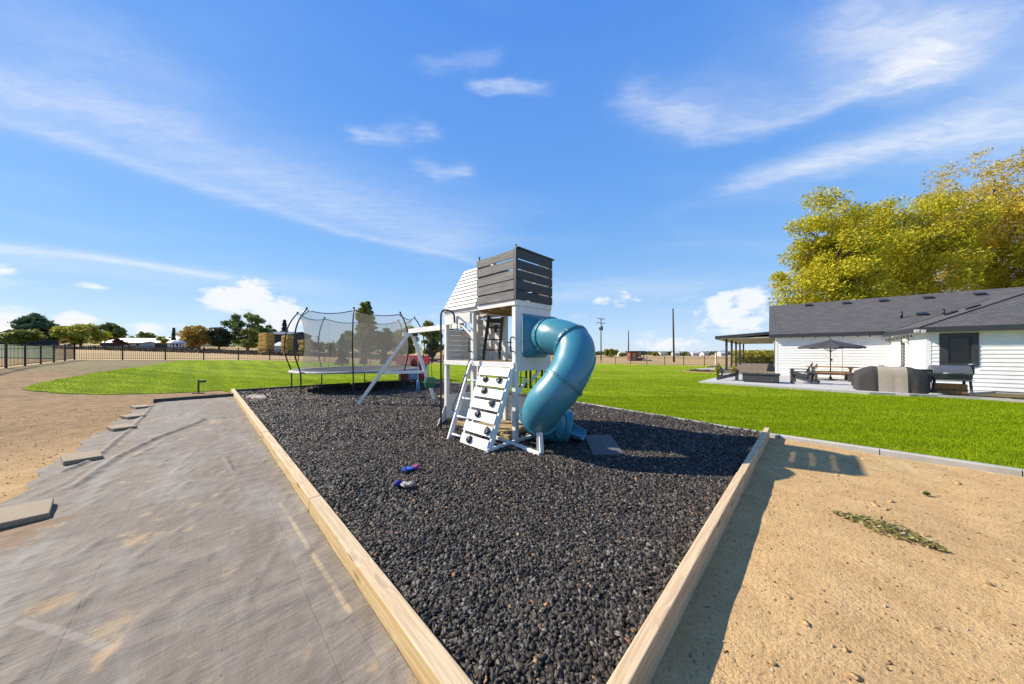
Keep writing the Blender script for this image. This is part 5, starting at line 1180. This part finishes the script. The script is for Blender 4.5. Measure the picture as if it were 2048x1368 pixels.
def tree(name, label, base, height, width, mat, n=5000, leaf=.25, trunk=.2, crown0=.25, K=36, group=None, cat='tree', clump=.32, limbs=12, bare=0, cone=False):
    r_ = thing(name, label, cat, base, 0, group); rz = height*(1-crown0)/2; zc = height*crown0+rz; rx = width/2
    crown0 = crown0*.4 if cat == 'tree' and height < 14 else crown0; rz = height*(1-crown0)/2; zc = height*crown0+rz; cl_r = clump*min(rx, rz*1.3); pos, cl = crown_pts(n, K, max(.05, rx-cl_r*.8), max(.05, rx*.9-cl_r*.8), max(.05, rz-cl_r*.6), cl_r, cone=cone); pos[:, 2] += zc
    pos[:, 2] = np.maximum(pos[:, 2], height*crown0*.4)
    v_, f_ = leafset(n, pos, leaf, .8); obj('crown', arr_mesh('crown', v_, f_), LM[mat], r_)
    tk = MB().tube(spline([(0, 0, -.3), (width*.01, 0, height*.22), (-width*.012, width*.01, height*.5), (0, 0, height*.82)], 4), [trunk*(1-.85*i/12) for i in range(13)], 8)
    for i in range(min(limbs, K)):
        e = Vector(cl[i])+Vector((0, 0, zc)); s_ = Vector((0, 0, min(e.z*.75, height*(.18+.5*random.random())))); m_ = s_.lerp(e, .5)+Vector((0, 0, height*.03)); tk.tube([s_, m_, e], [trunk*.42, trunk*.25, trunk*.08], 5)
    obj('trunk', tk, M['bark'], r_, smooth=True)
    if bare:
        tw = MB()
        for i in range(bare):
            a = random.uniform(0, 6.28); s_ = Vector((math.cos(a)*rx*.5*random.random(), math.sin(a)*rx*.5*random.random(), height*random.uniform(.6, .85))); e = s_+Vector((math.cos(a)*rx*.5, math.sin(a)*rx*.5, height*random.uniform(.14, .30)))
            m_ = s_.lerp(e, .5)+Vector((random.uniform(-.3, .3), random.uniform(-.3, .3), .2)); tw.tube([s_, m_, e], [.035, .018, .005], 4)
            for j in range(10):
                q = s_.lerp(e, .25+.075*j); tw.tube([q, q+Vector((random.uniform(-1, 1), random.uniform(-1, 1), random.uniform(.1, 1)))], [.010, .004], 3)
        obj('bare_branches', tw, M['bark'], r_)
    return r_
def conifer(name, label, base, height, width, mat, n=2500, leaf=.2, group=None, shape=1.0, cat='tree', skirt=.06, top=0.0):
    r_ = thing(name, label, cat, base, 0, group); h_ = rng.random(n)**.8; rad = width/2*((1-h_)**shape*(1-top)+top*np.sqrt(np.clip(1-h_, 0, 1)))*(.72+.28*np.sin(h_*height*5.5+rng.uniform(0, .8, n)))
    a = rng.uniform(0, 2*np.pi, n); rr = rad*(rng.random(n)**.4); pos = np.stack([np.cos(a)*rr, np.sin(a)*rr, height*(skirt+(1-skirt)*h_)-rr*.12], 1)
    v_, f_ = leafset(n, pos, leaf, .5); obj('crown', arr_mesh('crown', v_, f_), LM[mat], r_); obj('trunk', MB().tube([(0, 0, -.2), (0, 0, height*.9)], [width*.035+.03, .02], 7), M['bark'], r_, smooth=True); return r_
def span(p0, p1, D): return (p1-p0)/F*D
def T(fn, name, label, px0, px1, ytop, D, mat, **kw):
    b = gp((px0+px1)/2, D); h_ = H+(HY-ytop)/F*D-b.z
    return fn(name, label, b, h_, span(px0, px1, D), mat, **kw)
# the big autumn trees behind the house
T(tree, 'maple_tree', 'big yellow-green autumn tree rising behind the roof by the porch end', 1558, 1772, 372, 34, 'gold', n=62000, leaf=.14, trunk=.45, crown0=.08, K=150, clump=.23, bare=0, group='autumn trees behind the house')
T(tree, 'maple_tree', 'broad golden autumn tree behind the roof vents', 1690, 1930, 356, 38, 'gold', n=62000, leaf=.15, trunk=.5, crown0=.08, K=150, clump=.22, bare=0, group='autumn trees behind the house')
T(tree, 'maple_tree', 'tallest amber tree with bare twigs above the window wing', 1850, 2130, 278, 40, 'amber', n=60000, leaf=.14, trunk=.5, crown0=.10, K=210, clump=.19, bare=0, group='autumn trees behind the house')
T(tree, 'maple_tree', 'green-gold tree behind the window wing at the roof end', 1960, 2190, 440, 36, 'gold', n=26000, leaf=.16, trunk=.4, crown0=.12, K=110, clump=.18, group='autumn trees behind the house')
# left: across the stubble field
T(tree, 'pine_tree', 'layered dark green pine beside the dark barn', 24, 126, 621, 72, 'pine', n=6000, leaf=.42, trunk=.3, crown0=.10, K=70, clump=.19, limbs=20, cone=True)
T(tree, 'broadleaf_tree', 'low olive and brown tree in front of the dark barn', 14, 74, 655, 66, 'olive', n=2200, leaf=.35, crown0=.08, K=24)
T(tree, 'broadleaf_tree', 'yellow-green autumn tree next to the layered pine', 118, 204, 644, 68, 'yellowgreen', n=4200, leaf=.34, crown0=.08, K=34)
T(tree, 'broadleaf_tree', 'rounded grey-green tree behind the yellow-green one', 180, 222, 645, 118, 'green', n=1800, leaf=.6, crown0=.15, K=22)
T(tree, 'broadleaf_tree', 'rounded grey-green tree behind the white barn roof', 212, 250, 643, 120, 'green', n=1800, leaf=.6, crown0=.15, K=22)
T(tree, 'broadleaf_tree', 'small dark tree behind the far end of the white barn roof', 280, 318, 660, 120, 'green', n=900, leaf=.6, crown0=.2, K=14)
T(tree, 'shrub', 'round maroon shrub in front of the white barn', 230, 250, 675, 74, 'maroon', n=700, leaf=.26, crown0=.1, K=10, cat='shrub', trunk=.06)
T(tree, 'shrub', 'orange shrub at the foot of the yellow-green tree', 122, 150, 678, 64, 'rust', n=700, leaf=.26, crown0=.05, K=10, cat='shrub', trunk=.06)
T(tree, 'shrub', 'yellow-green shrub beside the white gazebo', 316, 336, 668, 70, 'yellowgreen', n=600, leaf=.26, crown0=.1, K=10, cat='shrub', trunk=.06)
T(conifer, 'cypress_tree', 'thin dark column cypress beside the gazebo', 344, 351, 656, 80, 'dark', n=500, leaf=.3, shape=.35)
T(tree, 'broadleaf_tree', 'round tree turning orange and lime beside the gazebo', 350, 422, 645, 74, 'rust', n=3800, leaf=.34, crown0=.08, K=32)
T(tree, 'broadleaf_tree', 'lime-green topped tree behind the orange one', 362, 405, 642, 82, 'yellowgreen', n=2200, leaf=.36, crown0=.2, K=20)
T(tree, 'broadleaf_tree', 'dark dense tree between the orange tree and the tallest tree', 404, 470, 649, 78, 'dark', n=4200, leaf=.36, crown0=.05, K=34)
T(tree, 'broadleaf_tree', 'tallest open-branched green tree left of the haystacks', 450, 538, 620, 82, 'green', n=5200, leaf=.36, crown0=.12, K=48, clump=.17, limbs=24)
T(tree, 'broadleaf_tree', 'bushy lighter green tree in front of the tallest tree', 478, 514, 651, 68, 'olive', n=2400, leaf=.28, crown0=.03, K=24)
T(tree, 'broadleaf_tree', 'small dark tree behind the haystack', 528, 557, 648, 90, 'green', n=1500, leaf=.4, crown0=.1, K=18)
T(conifer, 'spruce_tree', 'pointed blue-grey spruce behind the haystacks', 556, 582, 641, 95, 'spruce', n=1600, leaf=.45, shape=.9)
# behind the trampoline and swings
T(tree, 'pine_tree', 'tall bushy pine standing behind the trampoline net', 694, 762, 600, 58, 'olive', n=6500, leaf=.32, trunk=.3, crown0=.12, K=60, clump=.22, limbs=18, cone=True)
T(conifer, 'pine_tree', 'pointed pine top behind the tall bushy pine', 705, 768, 604, 66, 'pine', n=3200, leaf=.4, shape=.75)
T(tree, 'broadleaf_tree', 'olive tree behind the trampoline next to the bushy pine', 745, 800, 636, 58, 'olive', n=3600, leaf=.3, crown0=.05, K=30)
T(tree, 'broadleaf_tree', 'dense olive tree behind the swing frame', 785, 842, 642, 56, 'olive', n=3600, leaf=.3, crown0=.03, K=30)
T(tree, 'broadleaf_tree', 'grey-green spreading tree behind the net, over the pale fence gap', 672, 722, 660, 62, 'pine', n=2200, leaf=.3, crown0=.15, K=22)
T(tree, 'broadleaf_tree', 'low green tree behind the net beside the haystack', 608, 652, 676, 70, 'olive', n=2000, leaf=.32, crown0=.05, K=20)
T(tree, 'broadleaf_tree', 'low dark tree behind the net, left of the big arborvitae', 645, 678, 684, 66, 'green', n=1500, leaf=.3, crown0=.05, K=16)
T(tree, 'broadleaf_tree', 'olive tree seen between swing frame and tower', 838, 894, 630, 52, 'olive', n=4200, leaf=.28, crown0=.04, K=32)
T(tree, 'broadleaf_tree', 'dark tree seen under the white swing beam', 848, 880, 662, 47, 'dark', n=2000, leaf=.26, crown0=.02, K=18)
for a, b, yt, D, lab in [(671, 698, 671, 31, 'widest dark arborvitae on the lawn behind the trampoline'), (719, 736, 680, 34, 'middle-sized arborvitae behind the trampoline'), (760, 775, 687, 36, 'smallest arborvitae behind the trampoline, nearest the swing frame')]:
    T(conifer, 'arborvitae', lab, a, b, yt, D, 'dark', n=2600, leaf=.12, shape=.45, top=.5, group='arborvitae behind the trampoline')
# seen through the tower and beyond the slide
T(tree, 'shrub', 'orange autumn tree seen through the tower opening', 966, 996, 690, 70, 'rust', n=1200, leaf=.3, crown0=.05, K=14)
T(conifer, 'spruce_tree', 'small green spruce seen through the tower opening', 1000, 1016, 691, 60, 'green', n=900, leaf=.22, shape=.9)
for a, b, yt, D, m__, lab in [(1160, 1196, 692, 180, 'green', 'green tree just past the slide on the field edge'), (1204, 1238, 698, 190, 'olive', 'rounded olive tree beside the pole with transformer'), (1236, 1252, 706, 260, 'olive', 'low olive tree on the far field edge behind the red shed'),
                     (1300, 1318, 705, 330, 'olive', 'small tan tree among the far white houses'), (1318, 1332, 706, 330, 'dark', 'small dark tree among the far white houses'), (1328, 1348, 703, 340, 'green', 'green tree behind the thick bare pole'), (1354, 1376, 704, 330, 'green', 'rounded green tree by the far white houses'),
                     (1380, 1392, 706, 340, 'olive', 'small olive tree by the far white houses'), (1404, 1420, 706.5, 330, 'dark', 'dark tree beyond the white field marker'), (1436, 1452, 706, 330, 'green', 'green tree beyond the porch posts')]:
    T(tree, 'broadleaf_tree', lab, a, b, yt, D, m__, n=1100, leaf=D*.0045, crown0=.03, K=16, group='trees on the far field edge', limbs=4)
n = 9000; X = rng.uniform(-60, 330, n); Yd = 380+rng.random(n)*60+np.abs(X)*.1; hgt_ = 5.5*(.4+.6*vnoise(X*.06+9, X*0+3, 12))
pos = np.stack([X, Yd, gz(X, Yd)+hgt_*rng.random(n)**.7], 1); v_, f_ = leafset(n, pos, 1.5, .8); tag(obj('far_woods', arr_mesh('far_woods', v_, f_), LM['dark']), kind='stuff')
n = 9000; X = rng.uniform(-420, -60, n); Yd = 150+rng.random(n)*60; hgt_ = 6*(.3+.7*vnoise(X*.07+9, X*0+7, 13))
pos = np.stack([X, Yd, gz(X, Yd)+hgt_*rng.random(n)**.7], 1); v_, f_ = leafset(n, pos, .9, .8); tag(obj('far_woods', arr_mesh('far_woods', v_, f_), LM['green']), kind='stuff')
# weeds and brush along the field bank on the left
n = 26000; t = rng.random(n); X = -80+t*66; Yd = 46+rng.random(n)*16-.10*(X+20); hh = .75*vnoise(X*.45+70, Yd*.45+50, 14)**1.5
pos = np.stack([X, Yd, gz(X, Yd)+hh*rng.random(n)], 1); v_, f_ = leafset(n, pos, .16, .8)
LM['brush'] = leaf_mat('dry_brush', [(.06, .045, .03), (.12, .085, .05), (.20, .14, .08), (.05, .05, .03), (.26, .22, .17)], .8, .1)
tag(obj('field_brush', arr_mesh('field_brush', v_, f_), LM['brush']), kind='stuff')
# meadow beyond the left fence
gpoly = [(-37.5, 24.5), (-52, 34), (-112, 74), (-160, 80), (-150, 50), (-60, 22)]
tag(obj('meadow', sheet('meadow', gpoly, lambda X, Y: gz(X, Y)+.02, 2.0), simple('meadow_grass', (.11, .15, .03), .9, .3, .3, .5)), kind='structure')
# corn beyond the porch
n = 5200; cx_ = rng.uniform(33, 62, n); cy_ = rng.uniform(47, 62, n); k_ = (cx_/cy_ > .735) & (cx_ < 62); cx_, cy_ = cx_[k_], cy_[k_]; n = len(cx_)
pl_ = []; reps = 9
bx = np.repeat(cx_, reps)+rng.normal(0, .12, n*reps); by = np.repeat(cy_, reps)+rng.normal(0, .12, n*reps); bz = gz(bx, by)+rng.uniform(.1, 2.15, n*reps)
v_, f_ = leafset(n*reps, np.stack([bx, by, bz], 1), .22, 1.3)
LM['corn'] = leaf_mat('corn_leaves', [(.20, .26, .03), (.40, .40, .05), (.62, .54, .10), (.72, .60, .16), (.30, .32, .05)], .6, .3)
tag(obj('corn_field', arr_mesh('corn_field', v_, f_), LM['corn']), kind='stuff')
# shrubs by the porch
T(tree, 'shrub', 'upright green shrub beside the chair near the porch', 1428, 1444, 727, 18.5, 'yellowgreen', n=1800, leaf=.05, crown0=.02, K=16, cat='shrub', trunk=.03)
T(tree, 'shrub', 'low yellowing shrub at the foot of the porch posts', 1460, 1474, 728, 20.5, 'gold', n=1200, leaf=.05, crown0=.02, K=12, cat='shrub', trunk=.03)
for i, (px, py, lab) in enumerate([(1391, 742.5, 'grey grassy clump in the planting bed, at its narrow tip'), (1402, 743.5, 'grey grassy clump in the planting bed, at its middle'), (1420, 744, 'grey grassy clump in the planting bed, next to the green shrub'), (1426, 735, 'dark low mound plant behind the pale path')]):
    p = pg(px, py); n = 300; pos = np.array(p)+rng.normal(0, 1, (n, 3))*[.22, .2, .07]; pos[:, 2] = np.abs(pos[:, 2]-p.z)+p.z; v_, f_ = leafset(n, pos-np.array(p), .07, 1.2)
    o = obj('ornamental_grass', arr_mesh('ornamental_grass', v_, f_), LM['brush']); o.location = p; tag(o, lab, 'plant', 'clumps in the planting bed')

# ------------------------------------------------------------------ haystacks: every bale is a thing
m_, k = new_mat('straw'); oc = k.n('ShaderNodeTexCoord').outputs['Object']; n1 = k.noise(k.map(oc, (1, 1, 9)), 3, 5, .65); n2 = k.noise(k.map(oc, (14, 14, 60)), 1.0, 4, .7); rnd = k.n('ShaderNodeObjectInfo').outputs['Random']
col = k.mix(k.ss(n1, .3, .7), (.60, .38, .10), (.80, .56, .18)); col = k.mix(k.ss(n2, .35, .75, 0, .5), col, (.40, .22, .055)); col = k.mix(k.m('MULTIPLY', rnd, .35), col, (.46, .27, .08))
finish(k, col, .95, n2, 1.0, .08, spec=.05); M['straw'] = m_
def bale_mesh():
    bm = bmesh.new(); bmesh.ops.create_cube(bm, size=1); bmesh.ops.subdivide_edges(bm, edges=bm.edges, cuts=3, use_grid_fill=True)
    for v in bm.verts:
        v.co += Vector((random.uniform(-.02, .02), random.uniform(-.02, .02), random.uniform(-.015, .015)))*1.3
        for i in range(3):
            if abs(v.co[i]) > .45 and sum(abs(c) > .45 for c in v.co) > 1: v.co[i] *= .955
    me = bpy.data.meshes.new('hay_bale'); bm.to_mesh(me); bm.free(); me.materials.append(M['straw']); return me
BM_ = [bale_mesh() for _ in range(3)]
def stack(px0, px1, ytop, D, layers, deep, labels):
    b = gp((px0+px1)/2, D); h_ = H+(HY-ytop)/F*D-b.z; w_ = span(px0, px1, D); lh = h_/layers; ang = R(-28)
    for L in range(layers):
        for j in range(deep):
            cols = 1 if (L+j) % 3 else 2
            for c in range(cols):
                o = bpy.data.objects.new('hay_bale', BM_[random.randrange(3)]); C.objects.link(o); wd = w_*.80/cols
                off = Vector(((c-(cols-1)/2)*wd+random.uniform(-.12, .12), j*1.25+random.uniform(-.12, .12), 0)); off.rotate(Matrix.Rotation(ang, 3, 'Z'))
                o.location = b+off+Vector((0, 0, lh*(L+.5))); o.rotation_euler = (0, 0, ang+R(random.uniform(-2.5, 2.5))); o.scale = (wd*.98, 1.22, lh*.985)
                tag(o, labels[0 if L == layers-1 else 1], 'hay bale', labels[2])
stack(513, 554, 666, 50, 5, 1, ('gold straw bale on top of the tallest stack', 'gold straw bale within the tallest stack', 'bales of the tallest straw stack'))
stack(560, 590, 671, 51, 5, 1, ('straw bale on top of the stack behind the trampoline poles', 'straw bale within the stack behind the trampoline poles', 'bales of the middle straw stack'))
stack(597, 622, 680, 52, 4, 1, ('straw bale on top of the low stack behind the net', 'straw bale within the low stack behind the net', 'bales of the low straw stack'))

# ------------------------------------------------------------------ far buildings
def barn(name, label, px0, px1, D, wall_h, ridge_h, depth, wall_m, roof_m, cat='building', ang=0.0, wins=0):
    b = gp((px0+px1)/2, D); L = span(px0, px1, D); t = thing(name, label, cat, b, ang); ov = .3
    wl_ = obj('wall', MB().bx(-L/2, L/2, 0, depth, -.5, wall_h), wall_m, t)
    obj('gable', MB().prism([(-L/2, .01, wall_h), (-L/2, depth-.01, wall_h), (-L/2, depth/2, ridge_h-.12)], (.15, 0, 0)).prism([(L/2-.15, .01, wall_h), (L/2-.15, depth-.01, wall_h), (L/2-.15, depth/2, ridge_h-.12)], (.15, 0, 0)), wall_m, t)
    for s_ in (0, 1):
        y0 = -ov if s_ == 0 else depth+ov; obj('roof', MB().prism([(-L/2-ov, y0, wall_h-.1), (L/2+ov, y0, wall_h-.1), (L/2+ov, depth/2, ridge_h), (-L/2-ov, depth/2, ridge_h)], (0, 0, .12)), roof_m, t)
    for i in range(wins):
        x = -L/2+(i+.5)*L/wins; w_ = obj('window', MB().bx(x-.5, x+.5, -.06, -.01, wall_h*.35, wall_h*.8), M['white'], t); obj('pane', MB().bx(x-.42, x+.42, -.075, -.061, wall_h*.4, wall_h*.76), M['glass'], w_)
    return t
dw = simple('dark_wall', (.03, .035, .045), .8, .2, 2, .2); mr = simple('metal_roof', (.62, .64, .66), .45, .08, 1, .1, metal=.0); gr = simple('grey_roof', (.20, .21, .23), .7, .15, 1, .1); lw_ = simple('light_wall', (.62, .62, .60), .8, .1, 2, .2)
barn('dark_barn', 'dark navy barn with grey roof beside the layered pine', -60, 22, 74, 3.0, 4.6, 8, dw, gr)
barn('long_barn', 'long low barn with bright white roof beyond the field', 200, 338, 88, 1.3, 2.7, 9, dw, simple('dull_metal_roof', (.50, .51, .53), .5, .1, 1, .1))
barn('trailer', 'small pale blue trailer in front of the long barn', 248, 286, 76, 1.3, 1.6, 2.5, simple('pale_blue', (.42, .50, .56), .6), mr, 'trailer', wins=2)
barn('dark_shed', 'dark blue shed roof showing over the haystacks', 522, 580, 76, 4.4, 5.2, 8, dw, simple('navy_roof', (.03, .045, .085), .6))
barn('white_shed', 'small white shed between the haystacks', 548, 562, 58, 1.5, 2.2, 3, lw_, mr)
barn('farm_house', 'grey-roofed white house seen through the tower opening', 974, 1040, 96, 1.6, 3.9, 9, lw_, gr, wins=4)
barn('grey_house', 'pale house with grey roof behind the dark trees', 330, 350, 92, 2.0, 3.4, 6, lw_, mr)
for i, (a, b, D, lab) in enumerate([(1240, 1252, 330, 'white house just left of the red shed on the far field edge'), (1322, 1334, 325, 'white house by the thick bare pole on the far field edge'), (1350, 1360, 320, 'small white house below the rounded green tree'), (1366, 1380, 330, 'wide white house on the far field edge past the rounded tree'),
                     (1386, 1398, 325, 'white gabled house halfway along the far field edge'), (1408, 1418, 325, 'white house left of the white field marker'), (1442, 1456, 325, 'white house seen left of the porch posts')]):
    barn('far_house', lab, a, b, D, 3.0, 4.8, 8, lw_, gr if i % 2 else mr, 'house', 0, 2)['group'] = 'houses on the far field edge'
# gazebo
b = gp(354, 66); gz_ = thing('gazebo', 'small white gazebo with domed roof at the field edge', 'gazebo', b, R(15))
for i in range(8): a = R(45*i); obj('column', MB().bx(1.3*math.cos(a)-.08, 1.3*math.cos(a)+.08, 1.3*math.sin(a)-.08, 1.3*math.sin(a)+.08, 0, 1.5), M['white'], gz_)
obj('roof', MB().lathe([(1.6, 1.45), (1.55, 1.6), (1.2, 1.85), (.6, 2.1), (0, 2.2)], 8), mr, gz_); obj('floor', MB().lathe([(1.45, 0), (1.45, .2), (0, .2)], 8), M['white'], gz_); obj('rail', MB().lathe([(1.32, .75), (1.36, .75), (1.36, .85), (1.32, .85)], 8), M['white'], gz_)
# red field shelter
b = gp(1273, 74); rs = thing('field_shelter', 'weathered red shelter with flat roof and open bay in the field', 'shelter', b); rw_ = simple('weathered_red', (.26, .085, .07), .9, .35, 3, .4, stretch=(5, 5, 1))
obj('cabin', MB().bx(-1.5, .3, 0, 2, 0, 2.25), rw_, rs); obj('door', MB().bx(-1.0, -.2, -.05, -.005, .1, 1.9), simple('tan_door', (.45, .33, .25), .8), rs); obj('roof', MB().bx(-1.9, 2.05, -.4, 2.3, 2.26, 2.42), M['dark_trim'], rs)
obj('post', MB().bx(1.75, 1.9, 0, .15, 0, 2.25), M['dark_trim'], rs); obj('post', MB().bx(1.75, 1.9, 1.7, 1.85, 0, 2.25), M['dark_trim'], rs); obj('sign_board', MB().bx(.4, 1.7, 1.5, 1.56, .9, 2.15), lw_, rs); obj('low_wall', MB().bx(.31, 1.74, -.05, .05, 0, .75), rw_, rs)
for i, (dx_, lab) in enumerate([(1.6, 'pale rubble lump beside the red shelter'), (2.5, 'farther pale rubble lump by the red shelter')]):
    o = obj('rubble', arr_mesh('rubble', *chunks(14, rng.normal(0, 1, (14, 3))*[.35, .2, .08]+[0, 0, .15], .35)), M['concrete']); o.location = b+Vector((dx_, -1.0, 0)); tag(o, lab, 'rubble')
# utility poles
PW = simple('pole_wood', (.075, .062, .052), .9, .25, 4, .4, stretch=(6, 6, .5))
def upole(label, px, D, ytop, arms=True, tank=True, r=.16, lean=0.0):
    b = gp(px, D); h_ = H+(HY-ytop)/F*D-b.z; t = thing('utility_pole', label, 'utility pole', b); obj('mast', MB().tube([(0, 0, -.4), (lean*.5, 0, h_*.5), (lean, 0, h_)], [r, r*.85, r*.65], 10), PW, t, smooth=True)
    if arms:
        for z, x0, x1 in ((h_-.25, -.9, .95), (h_-1.35, -1.25, 1.0)):
            a = obj('cross_arm', MB().beam((x0, -.18, z+.12), (x1, -.18, z-.12), .11, .14), PW, t)
            for x in (x0+.1, x1-.1): obj('insulator', MB().tube([(x, -.18, z+.08), (x, -.18, z+.32)], .05, 8), M['steel'], a)
    if tank: tk = obj('transformer', MB().tube([(.1, -.42, h_-3.3), (.1, -.42, h_-2.2)], .30, 14).tube([(-.38, -.2, h_-3.3), (-.38, -.2, h_-2.5)], .18, 12), M['dark_trim'], t, smooth=False)
upole('utility pole with two cross arms and a transformer tank', 1202, 80, 636); upole('short plain pole beside the red shelter', 1257, 78, 661, False, False, .16); upole('thick tall bare pole leaning slightly at the lawn fence', 1348, 62, 617, False, False, .20, -.22)
upole('small utility pole above the dark barn roof', 22, 88, 644, True, False, .13); upole('far utility pole seen through the trampoline net', 636, 120, 672, True, False, .15)
b = gp(1432, 44); mk = thing('field_marker', 'white post standing at the fence beyond the lawn', 'post', b); obj('post', MB().bx(-.10, .10, -.06, .06, 0, 1.55), M['white'], mk, .01); obj('cap', MB().bx(-.14, .14, -.10, .10, 1.55, 1.68), M['white'], mk, .01)
